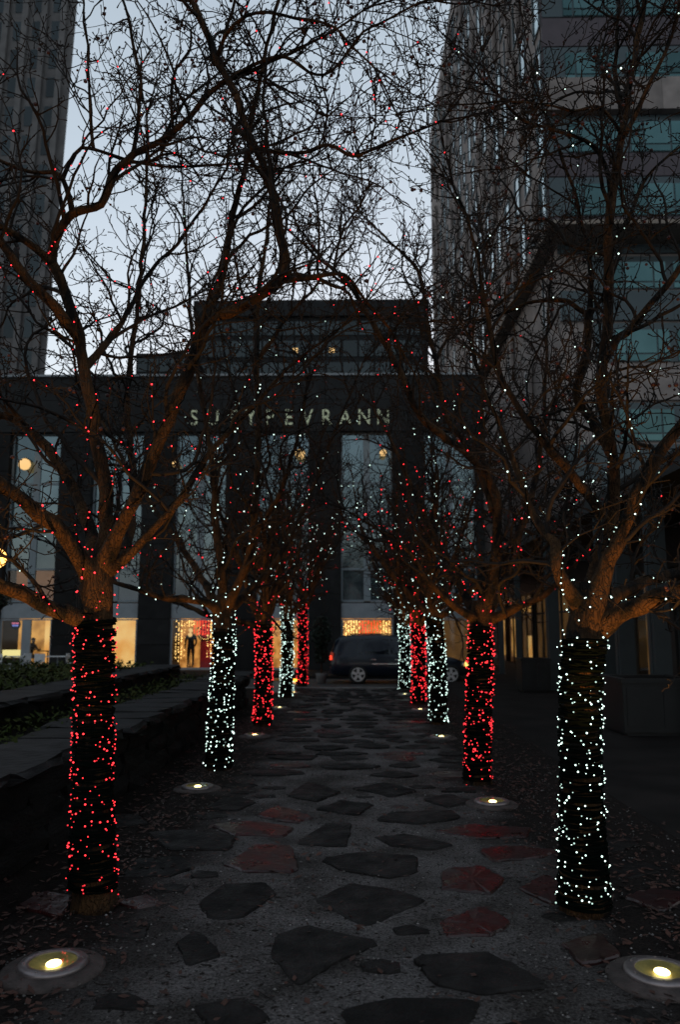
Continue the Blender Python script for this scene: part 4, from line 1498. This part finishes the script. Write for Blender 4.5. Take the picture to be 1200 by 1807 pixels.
def planter(loc, sx, sy, h, label):
    t = thing('planter_box', loc, label, 'planter', 'black box planters on the right pavement')
    mb = MB()
    mb.box(-sx / 2, sx / 2, -sy / 2, sy / 2, .06, h - .08)
    mb.box(-sx / 2 + .06, sx / 2 - .06, -sy / 2 + .06, sy / 2 - .06, 0, .06)
    mb.build('box', M['black'], t)
    rim = MB()
    e = .03
    rim.box(-sx / 2 - e, sx / 2 + e, -sy / 2 - e, -sy / 2 + .08, h - .079, h)
    rim.box(-sx / 2 - e, sx / 2 + e, sy / 2 - .08, sy / 2 + e, h - .079, h)
    rim.box(-sx / 2 - e, -sx / 2 + .08, -sy / 2 + .081, sy / 2 - .081, h - .079, h)
    rim.box(sx / 2 - .08, sx / 2 + e, -sy / 2 + .081, sy / 2 - .081, h - .079, h)
    rim.build('rim', M['black'], t)
    boxobj('soil', -sx / 2 + .081, sx / 2 - .081, -sy / 2 + .081, sy / 2 - .081, h - .078, h - .03, M['soil'], t)
    for sgn in (-1, 1):
        MB().box(sgn * sx * .25 - sx * .2, sgn * sx * .25 + sx * .2, -sy / 2 - .015, -sy / 2 - .001, .16, h - .16).build('panel', M['black'], t)


g = G(948, 1222)
planter((g.x, g.y + .45, .0045), .85, .85, 1.0, 'farther black square planter beside the pavement pillars')
g = G(1160, 1300)
planter((g.x + .1, g.y + .7, .0045), 1.3, 1.3, 1.0, 'large near black square planter at the right edge')

# traffic cone
g = G(866, 1199)
t = thing('traffic_cone', (g.x, g.y, .0045), 'small red traffic cone beyond the second right tree', 'traffic cone')
MB().box(-.17, .17, -.17, .17, 0, .03).build('base', M['cone'], t)
MB().lathe([(.12, .03), (.10, .12), (.035, .5), (.03, .52)], 20).build('cone', M['cone'], t, True)
MB().lathe([(.086, .22), (.066, .33), (.064, .33)], 20).build('reflective_band', M['white'], t, True)

# ================================================================== CAR
YC = G(632, 1207, -.1).y
xr, xf = P(583, 1150, YC).x, P(829, 1150, YC).x
CL = xf - xr
CW = 1.92
car = thing('parked_minivan', ((xr + xf) / 2, YC + CW / 2, -.1), 'dark navy minivan crossing the end of the path with tail and front lamps lit', 'car')
HZ = 1.76
# stations along the car: u (0 rear..1 front), lower z, belt z, top z, half width at belt, half width at top
ST = [(0.000, .52, .86, .90, .80, .62), (0.006, .36, .92, 1.10, .88, .66), (0.03, .30, .96, 1.52, .93, .68), (0.07, .28, .98, 1.70, .95, .70), (0.15, .26, .99, 1.75, .96, .72),
      (0.35, .25, .99, 1.76, .96, .73), (0.52, .25, .97, 1.73, .96, .72), (0.60, .25, .96, 1.64, .96, .70), (0.68, .25, .96, 1.34, .96, .70), (0.745, .25, .955, 1.06, .95, .72),
      (0.80, .25, .92, 1.00, .94, .72), (0.90, .26, .84, .91, .92, .68), (0.96, .28, .74, .80, .86, .60), (0.99, .34, .62, .68, .76, .5), (1.0, .42, .56, .60, .70, .44)]
v, f = [], []
for (u, zl, zb, zt, wb, wt) in ST:
    x = -CL / 2 + CL * u
    half = [(wb * .80, zl), (wb * .97, zl + .06), (wb, (zl + zb) / 2), (wb * .985, zb - .04), (wb * .965, zb), (wt + (wb - wt) * .35, zb + (zt - zb) * .62), (wt, zt - (zt - zb) * .12), (wt * .82, zt - (zt - zb) * .02), (wt * .35, zt)]
    ring = [(x, -a, z) for a, z in half] + [(x, a, z) for a, z in reversed(half)]
    v += ring
n = 18
for i in range(len(ST) - 1):
    for k in range(n):
        k2 = (k + 1) % n
        f.append((i * n + k, (i + 1) * n + k, (i + 1) * n + k2, i * n + k2))
f.append(tuple(range(n))); f.append(tuple((len(ST) - 1) * n + k for k in range(n - 1, -1, -1)))
body = mesh('body', v, f, M['carpaint'], car, True)


def side_at(u, t):
    """point on the near side of the greenhouse: u along, t from belt (0) to roof (1)"""
    for i in range(1, len(ST)):
        if ST[i][0] >= u:
            a, b = ST[i - 1], ST[i]
            k = (u - a[0]) / (b[0] - a[0])
            c = [a[j] + (b[j] - a[j]) * k for j in range(6)]
            break
    _, zl, zb, zt, wb, wt = c
    z = zb + (zt - zb) * t
    w0, w1, w2 = wb * .965, wt + (wb - wt) * .35, wt
    wd = w0 + (w1 - w0) * t / .62 if t < .62 else w1 + (w2 - w1) * (t - .62) / .26
    return Vector((-CL / 2 + CL * u, wd, z))


for sgn in (-1, 1):
    for (ua, ub) in ((.06, .235), (.25, .42), (.435, .565), (.575, .66)):
        q = []
        for (u, t) in ((ua, .10), (ub, .10), (ub - (0 if ub < .65 else .03), .80 if ub < .6 else .55), (ua + (.02 if ua < .1 else 0), .80)):
            p = side_at(u, t); q.append((p.x, sgn * (p.y + .006), p.z))
        q2 = [(a, b - sgn * .012, c) for a, b, c in q]
        fs = [(0, 1, 2, 3), (7, 6, 5, 4), (0, 4, 5, 1), (1, 5, 6, 2), (2, 6, 7, 3), (3, 7, 4, 0)]
        mesh('side_window', q + q2, fs, M['carglass'], car)
    xm0, xm1 = -CL / 2 + CL * .30, -CL / 2 + CL * .82
    MB().box(xm0, xm1, sgn * .965 - .012, sgn * .965 + .012, .70, .745).build('chrome_strip', M['chrome'], car)
    m = MB(); m.box(-CL / 2 + CL * .63, -CL / 2 + CL * .68, sgn * 1.06 - .09, sgn * 1.06 + .09, .98, 1.12); m.build('mirror', M['carpaint'], car)
    for u in (.27, .44, .585):
        p = side_at(u, .0)
        MB().box(p.x + .12, p.x + .30, sgn * (.968) - .01, sgn * (.968) + .014, .86, .885).build('door_handle', M['chrome'], car)
    # lamps
    MB().box(-CL / 2 + .0, -CL / 2 + .11, sgn * .80 - .11, sgn * .80 + .10, .84, 1.12).build('tail_lamp', M['tail_dim'], car)
    tl = MB(); blobs(tl, [Vector((-CL / 2 + .02, sgn * .88, .98)), Vector((-CL / 2 + .02, sgn * .88, .90))], .055); tl.build('tail_bulb', M['tail'], car, True)
    hl = MB(); hl.add([Vector((CL / 2 - .20 + q.x * .17, sgn * .74 + q.y * .16, .70 + q.z * .085)) for q in BALL_V], BALL_F); hl.build('headlamp', M['headlens'], car, True)
    hb = MB(); hb.add([Vector((CL / 2 - .14 + q.x * .10, sgn * .82 + q.y * .11, .70 + q.z * .075)) for q in BALL_V], BALL_F); hb.build('headlamp_bulb', M['head'], car, True)
MB().box(-CL / 2 + CL * .14, -CL / 2 + CL * .45, -.55, -.52, 1.765, 1.80).build('roof_rail', M['black'], car)
MB().box(-CL / 2 + CL * .14, -CL / 2 + CL * .45, .52, .55, 1.765, 1.80).build('roof_rail', M['black'], car)
MB().box(-CL / 2 - .05, -CL / 2 + .12, -.82, .82, .36, .56).build('rear_bumper', M['carpaint'], car)
for sgn in (-1, 1):
    for px in (632, 796):
        wx = P(px, 1192, YC).x - (xr + xf) / 2
        wt = MB()
        wt.lathe([(.22, -.105), (.30, -.11), (.335, -.085), (.345, 0), (.335, .085), (.30, .11), (.22, .105)], 32, 0, (0, 0, 0), 'y')
        wh = bpy.data.objects.new('wheel', None); wh.location = (wx, sgn * .87, .345); link(wh, car)
        wt.build('tyre', M['tyre'], wh, True)
        rm = MB()
        rm.lathe([(.235, -.02), (.235, .02)], 28, 0, (0, sgn * .09, 0), 'y')
        rm2 = MB()
        for k in range(5):
            a = 6.2832 * k / 5 + .3
            c, s = math.cos(a), math.sin(a)
            q = []
            for (rr, ww) in ((.03, .045), (.225, .055)):
                for sg in (-1, 1):
                    for yy in (.112, .128):
                        q.append((c * rr - s * ww * sg, sgn * yy, s * rr + c * ww * sg))
            rm2.add(q, [(0, 2, 6, 4), (1, 5, 7, 3), (0, 4, 5, 1), (2, 3, 7, 6), (4, 6, 7, 5), (0, 1, 3, 2)])
        rm2.lathe([(r, sgn * q) for r, q in ((.245, .100), (.245, .128), (.215, .128), (.215, .100))], 32, 0, (0, 0, 0), 'y', cap=False)
        rm2.build('rim', M['alloy'], wh)
        rm.build('hub_plate', M['tyre'], wh)

# ================================================================== SMALL THINGS NEAR THE STORE
# bench
g = G(500, 1219)
t = thing('low_bench', (g.x, 24.3, 0), 'low pale bench with an amber top behind the fourth left tree', 'bench')
MB().box(-.42, .42, -.2, .2, 0.0, .34).build('base', M['bench'], t)
for k in range(3):
    MB().box(-.46, .46, -.22 + k * .15, -.22 + k * .15 + .14, .345, .40).build('slat', M['slat_amber'], t)
# topiary
g = P(567, 1200, 29.6)
t = thing('potted_topiary', (g.x, 29.6, -.1), 'dark potted evergreen standing beside the back of the minivan', 'plant')
MB().lathe([(.16, 0), (.20, .30), (.22, .36), (.20, .36)], 24).build('pot', M['pot'], t, True)
MB().tube([Vector((0, 0, .36)), Vector((.02, 0, .9)), Vector((0, 0, 1.4))], [.03, .025, .02], 8).build('stem', M['bark'], t)
mb = MB()
for k in range(2600):
    hz = rng.random()
    z = .75 + hz * 1.65
    rr = (.38 if z > 1.5 else .25) * math.sqrt(rng.random()) * (1 - .5 * max(0, (z - 2.0) / .4))
    a = rng.uniform(0, 6.28)
    leafpoly(mb, Vector((math.cos(a) * rr, math.sin(a) * rr, z)), rng.uniform(.03, .06), rng, 1.2)
mb.build('foliage', M['darkgreen'], t)['kind'] = 'stuff'


def cafe_table(loc, label):
    t = thing('cafe_table', loc, label, 'table', 'white cafe tables before the lit cafe window')
    MB().box(-.42, .42, -.3, .3, .70, .735).build('tabletop', M['white'], t)
    MB().lathe([(.03, .03), (.03, .70)], 12).build('pedestal', M['mullion'], t)
    MB().lathe([(.22, 0), (.22, .02), (.05, .035)], 20).build('base', M['mullion'], t)


def cafe_chair(loc, rz, label):
    t = thing('cafe_chair', loc, label, 'chair', 'white cafe chairs before the lit cafe window', rz)
    MB().box(-.21, .21, -.2, .2, .43, .455).build('seat', M['white'], t)
    MB().box(-.21, .21, .18, .205, .50, .84).build('backrest', M['white'], t)
    for sx in (-1, 1):
        for sy in (-1, 1):
            MB().tube([Vector((sx * .18, sy * .17, .43)), Vector((sx * .21, sy * .2, 0))], .014, 8).build('leg', M['mullion'], t)


tz = .021
cafe_table((P(24, 1160, 33).x, 33, tz), 'white cafe table at the left edge before the cafe')
cafe_table((P(102, 1160, 33.2).x, 33.2, tz), 'white cafe table before the dark pier beside the cafe window')
for (px, yy, rz, lab) in ((8, 32.6, 2.4, 'white chair at the left edge cafe table'), (55, 33.2, 1.2, 'white chair right of the left edge cafe table'),
                          (72, 33.0, 3.3, 'white chair left of the table at the dark pier'), (128, 33.4, 1.6, 'white chair right of the table at the dark pier')):
    cafe_chair((P(px, 1160, yy).x, yy, tz), rz, lab)


# people in the windows
def person(loc, joints, radii, edges, split, label, cloth, rz=0.0):
    t = thing('person', loc, label, 'person', None, rz)
    me = bpy.data.meshes.new('body')
    me.from_pydata(joints, edges, [])
    o = bpy.data.objects.new('body', me)
    COL.objects.link(o)
    sk = o.modifiers.new('skin', 'SKIN')
    for i, r in enumerate(radii):
        me.skin_vertices[0].data[i].radius = (r, r)
    me.skin_vertices[0].data[0].use_root = True
    ss = o.modifiers.new('sub', 'SUBSURF'); ss.levels = 2; ss.render_levels = 2
    dg = bpy.context.evaluated_depsgraph_get()
    m2 = bpy.data.meshes.new_from_object(o.evaluated_get(dg))
    bpy.data.objects.remove(o)
    m2.materials.clear()
    m2.materials.append(cloth); m2.materials.append(M['skin'])
    for p in m2.polygons:
        p.material_index = 1 if split(p.center) else 0
        p.use_smooth = True
    m2.name = 'body'
    obj_of('body', m2, t)
    return t


J = [(0, 0, .95), (0, 0, 1.15), (0, 0, 1.40), (0, -.01, 1.50), (0, -.02, 1.60), (0, -.02, 1.70),
     (.19, 0, 1.40), (.25, -.02, 1.14), (.22, -.16, .95), (.20, -.22, .92), (-.19, 0, 1.40), (-.26, 0, 1.14), (-.25, -.06, .90), (-.25, -.09, .82),
     (.10, 0, .88), (.11, -.01, .48), (.11, .02, .09), (.11, -.12, .04), (-.10, 0, .88), (-.12, -.02, .48), (-.12, .02, .09), (-.13, -.12, .04)]
RD = [.14, .13, .14, .055, .085, .08, .065, .048, .036, .035, .065, .048, .036, .035, .09, .062, .045, .04, .09, .062, .045, .04]
E = [(0, 1), (1, 2), (2, 3), (3, 4), (4, 5), (2, 6), (6, 7), (7, 8), (8, 9), (2, 10), (10, 11), (11, 12), (12, 13), (0, 14), (14, 15), (15, 16), (16, 17), (0, 18), (18, 19), (19, 20), (20, 21)]
c = P(337, 1150, YB + 1.0)
t = person((c.x, YB + .95, .125), J, RD, E, lambda q: q.z > 1.52 or (q.z < .94 and abs(q.x) > .17 and q.z > .7), 'person in dark clothes standing in the wreath window', M['darkcloth'])
mb = MB(); mb.add([Vector((q.x * .10, .015 + q.y * .10, 1.70 + q.z * .085)) for q in ICO_V], ICO_F); mb.build('hair', M['hair'], t, True)
mb = MB(); mb.add([Vector((q.x * .014, -.115 + q.y * .025, 1.63 + q.z * .03)) for q in OCT_V], OCT_F); mb.build('nose', M['skin'], t, True)
# seated
JS = [(0, .1, .50), (0, .08, .72), (0, 0, .98), (0, -.04, 1.07), (0, -.07, 1.17), (0, -.08, 1.26),
      (.18, 0, .98), (.23, -.12, .76), (.16, -.34, .78), (.12, -.40, .80), (-.18, 0, .98), (-.22, -.10, .76), (-.12, -.30, .80), (-.08, -.36, .84),
      (.10, .06, .48), (.12, -.36, .50), (.12, -.36, .09), (.12, -.46, .04), (-.10, .06, .48), (-.12, -.36, .50), (-.12, -.34, .09), (-.12, -.45, .04)]
c = P(57, 1150, YB + 1.0)
t = person((c.x, YB + .95, .125), JS, RD, E, lambda q: q.z > 1.09 or q.y < -.33 and q.z > .7, 'person seated and leaning over a table in the cafe window', M['browncloth'], R(70))
mb = MB(); mb.add([Vector((q.x * .10, -.05 + q.y * .11, 1.26 + q.z * .085)) for q in ICO_V], ICO_F); mb.build('hair', M['hair'], t, True)
t2 = thing('window_table', (c.x + .75, YB + .95, .125), 'small dark table before the seated person in the cafe window', 'table')
MB().box(-.4, .4, -.3, .3, .70, .73).build('tabletop', M['browncloth'], t2)
MB().lathe([(.2, 0), (.2, .02), (.03, .04), (.03, .70)], 14).build('pedestal', M['black'], t2)
t3 = thing('window_stool', (c.x - .02, YB + 1.02, .125), 'dark stool under the seated person in the cafe window', 'stool')
MB().lathe([(.19, .37), (.19, .40)], 18).build('seat', M['black'], t3)
for k in range(4):
    a = k * 1.5708 + .78
    MB().tube([Vector((math.cos(a) * .14, math.sin(a) * .14, .37)), Vector((math.cos(a) * .19, math.sin(a) * .19, 0))], .013, 6).build('leg', M['black'], t3)
# glowing display case and round sign
c = P(22, 1152, YB + .8)
t = thing('display_case', (c.x, YB + .7, .125), 'bright yellow display case inside the cafe window', 'display case')
MB().box(-.5, .5, -.2, .2, 0, c.z - .33).build('counter', M['browncloth'], t)
MB().box(-.42, .42, -.18, .18, c.z - .32, c.z + .02).build('lit_case', M['case'], t)
c = P(27, 1102, YB + .3)
t = thing('neon_sign', (c.x, YB + .35, c.z), 'round dark neon sign hung inside the cafe window', 'sign')
MB().lathe([(.23, -.02), (.23, .02)], 28, 0, (0, 0, 0), 'y').build('disc', M['darkcloth'], t)
for k in range(4):
    MB().box(-.16 + k * .085, -.16 + k * .085 + .055, -.05, -.025, .03, .10).build('tube', M['neon_pink'], t)
for k in range(3):
    MB().box(-.13 + k * .095, -.13 + k * .095 + .065, -.05, -.025, -.08, -.005).build('tube', M['neon_blue'], t)

# red door panel with wreath
c0, c1 = X(344), X(366)
t = thing('red_door', ((c0 + c1) / 2, YB + 1.4, .05), 'tall red door panel standing inside the wreath window', 'door')
dw = (c1 - c0) / 2
MB().box(-dw, dw, -.03, .03, 0, 2.35).build('leaf', M['reddoor'], t)
for z in (.25, 1.25):
    MB().box(-dw * .7, dw * .7, -.05, -.031, z, z + .8).build('panel', M['reddoor'], t)
wr = thing('wreath', ((c0 + c1) / 2 - .03, YB + 1.30, .05 + 1.66), 'evergreen wreath with warm lights hung on the red door', 'wreath')
mb, lb = MB(), MB()
for k in range(500):
    a = rng.uniform(0, 6.28); b = rng.uniform(0, 6.28)
    leafpoly(mb, Vector((math.cos(a) * (.33 + .08 * math.cos(b)), .06 * math.sin(b), math.sin(a) * (.33 + .08 * math.cos(b)))), .05, rng, 1.2)
mb.build('foliage', M['darkgreen'], wr)['kind'] = 'stuff'
blobs(lb, [Vector((math.cos(a) * .33, -.09, math.sin(a) * .33)) for a in (k * .3 for k in range(21))], .022, rng, True)
lb.build('bulbs', M['amberbulb'], wr)['kind'] = 'stuff'
lt_ = P(338, 1112, YB + .75)
t = thing('lantern', (lt_.x, YB + .55, 0.12), 'bright warm lamp on a stand beside the person in the wreath window', 'lamp')
MB().lathe([(.15, 0), (.15, .03), (.02, .05), (.02, lt_.z - .3)], 14).build('stand', M['black'], t)
mb = MB(); [mb.add([c9 + q * .10 for q in BALL_V], BALL_F) for c9 in (Vector((0, 0, lt_.z - .12)), Vector((-.02, 0, lt_.z - .32)))]; mb.build('globe', M['pendant'], t, True)


def light_curtain(px0, px1, py0, py1, yy, n, label, m, r=.028):
    c = P((px0 + px1) / 2, py1, yy)
    t = thing('light_curtain', (c.x, yy, c.z), label, 'fairy lights', 'curtains of fairy lights in the shop windows')
    xa, xb = P(px0, 1108, yy).x - c.x, P(px1, 1108, yy).x - c.x
    h = P(600, py0, yy).z - c.z
    mb, wb = MB(), MB()
    k = max(3, int((xb - xa) / .12))
    for i in range(k + 1):
        x = xa + (xb - xa) * i / k
        wb.tube([Vector((x, .02, 0)), Vector((x + .01, .02, h))], .004, 3)
    blobs(mb, [Vector((xa + (xb - xa) * round(rng.random() * k) / k + rng.uniform(-.02, .02), rng.uniform(-.05, .02), h * rng.random())) for _ in range(n)], r, rng, True)
    wb.build('wire', M['wire'], t)
    mb.build('bulbs', M[m], t)['kind'] = 'stuff'


light_curtain(606, 634, 1095, 1130, YB + .6, 150, 'amber light curtain at the left of the window over the minivan', 'amberbulb')
light_curtain(672, 692, 1095, 1130, YB + .6, 110, 'amber light curtain at the right of the window over the minivan', 'amberbulb')
light_curtain(635, 671, 1095, 1122, YB + .55, 190, 'red light curtain in the middle of the window over the minivan', 'redglow', .034)
light_curtain(306, 326, 1094, 1168, YB + 1.2, 170, 'amber light curtain left of the red door in the wreath window', 'amberbulb', .022)
light_curtain(330, 342, 1093, 1105, YB + 1.15, 45, 'short amber light curtain above the person in the wreath window', 'amberbulb', .022)
light_curtain(367, 384, 1094, 1160, YB + 1.2, 150, 'amber light curtain right of the red door in the wreath window', 'amberbulb', .022)
light_curtain(455, 540, 1094, 1125, YB + .8, 160, 'amber light curtain in the window behind the far left trees', 'amberbulb', .014)

light_curtain(343, 368, 1093, 1120, YB + 1.22, 190, 'red light cluster above the red door in the wreath window', 'redglow', .03)

# street lamp at the left edge, with basket
yy = 19.0
c = P(-7, 985, yy)
t = thing('street_lamp', (c.x, yy, 0), 'glowing amber globe street lamp at the left edge with a planted basket', 'street lamp')
MB().lathe([(.14, 0), (.14, .25), (.06, .35), (.045, c.z - .32), (.10, c.z - .30), (.10, c.z - .22)], 18).build('post', M['black'], t, True)
gb = bmesh.new(); bmesh.ops.create_uvsphere(gb, u_segments=20, v_segments=14, radius=.24)
gm = bpy.data.meshes.new('globe'); gb.to_mesh(gm); gb.free(); gm.materials.append(M['globe'])
for p in gm.polygons: p.use_smooth = True
obj_of('globe', gm, t, (0, 0, c.z))
bz = P(-5, 1058, yy).z
mb = MB(); mb.lathe([(.10, bz - .35), (.30, bz - .1), (.33, bz)], 18); mb.build('basket', M['black'], t)
mb = MB()
for k in range(500):
    a = rng.uniform(0, 6.28); rr = .42 * math.sqrt(rng.random())
    leafpoly(mb, Vector((math.cos(a) * rr, math.sin(a) * rr, bz + rng.uniform(-.12, .26))), .05, rng, 1.2)
mb.build('foliage', M['darkgreen'], t)['kind'] = 'stuff'
mb = MB(); blobs(mb, [Vector((math.cos(k * .7) * .3, math.sin(k * .7) * .3, bz + .36 + .05 * (k % 3))) for k in range(9)], .022)
mb.build('bulbs', M['amberbulb'], t)['kind'] = 'stuff'
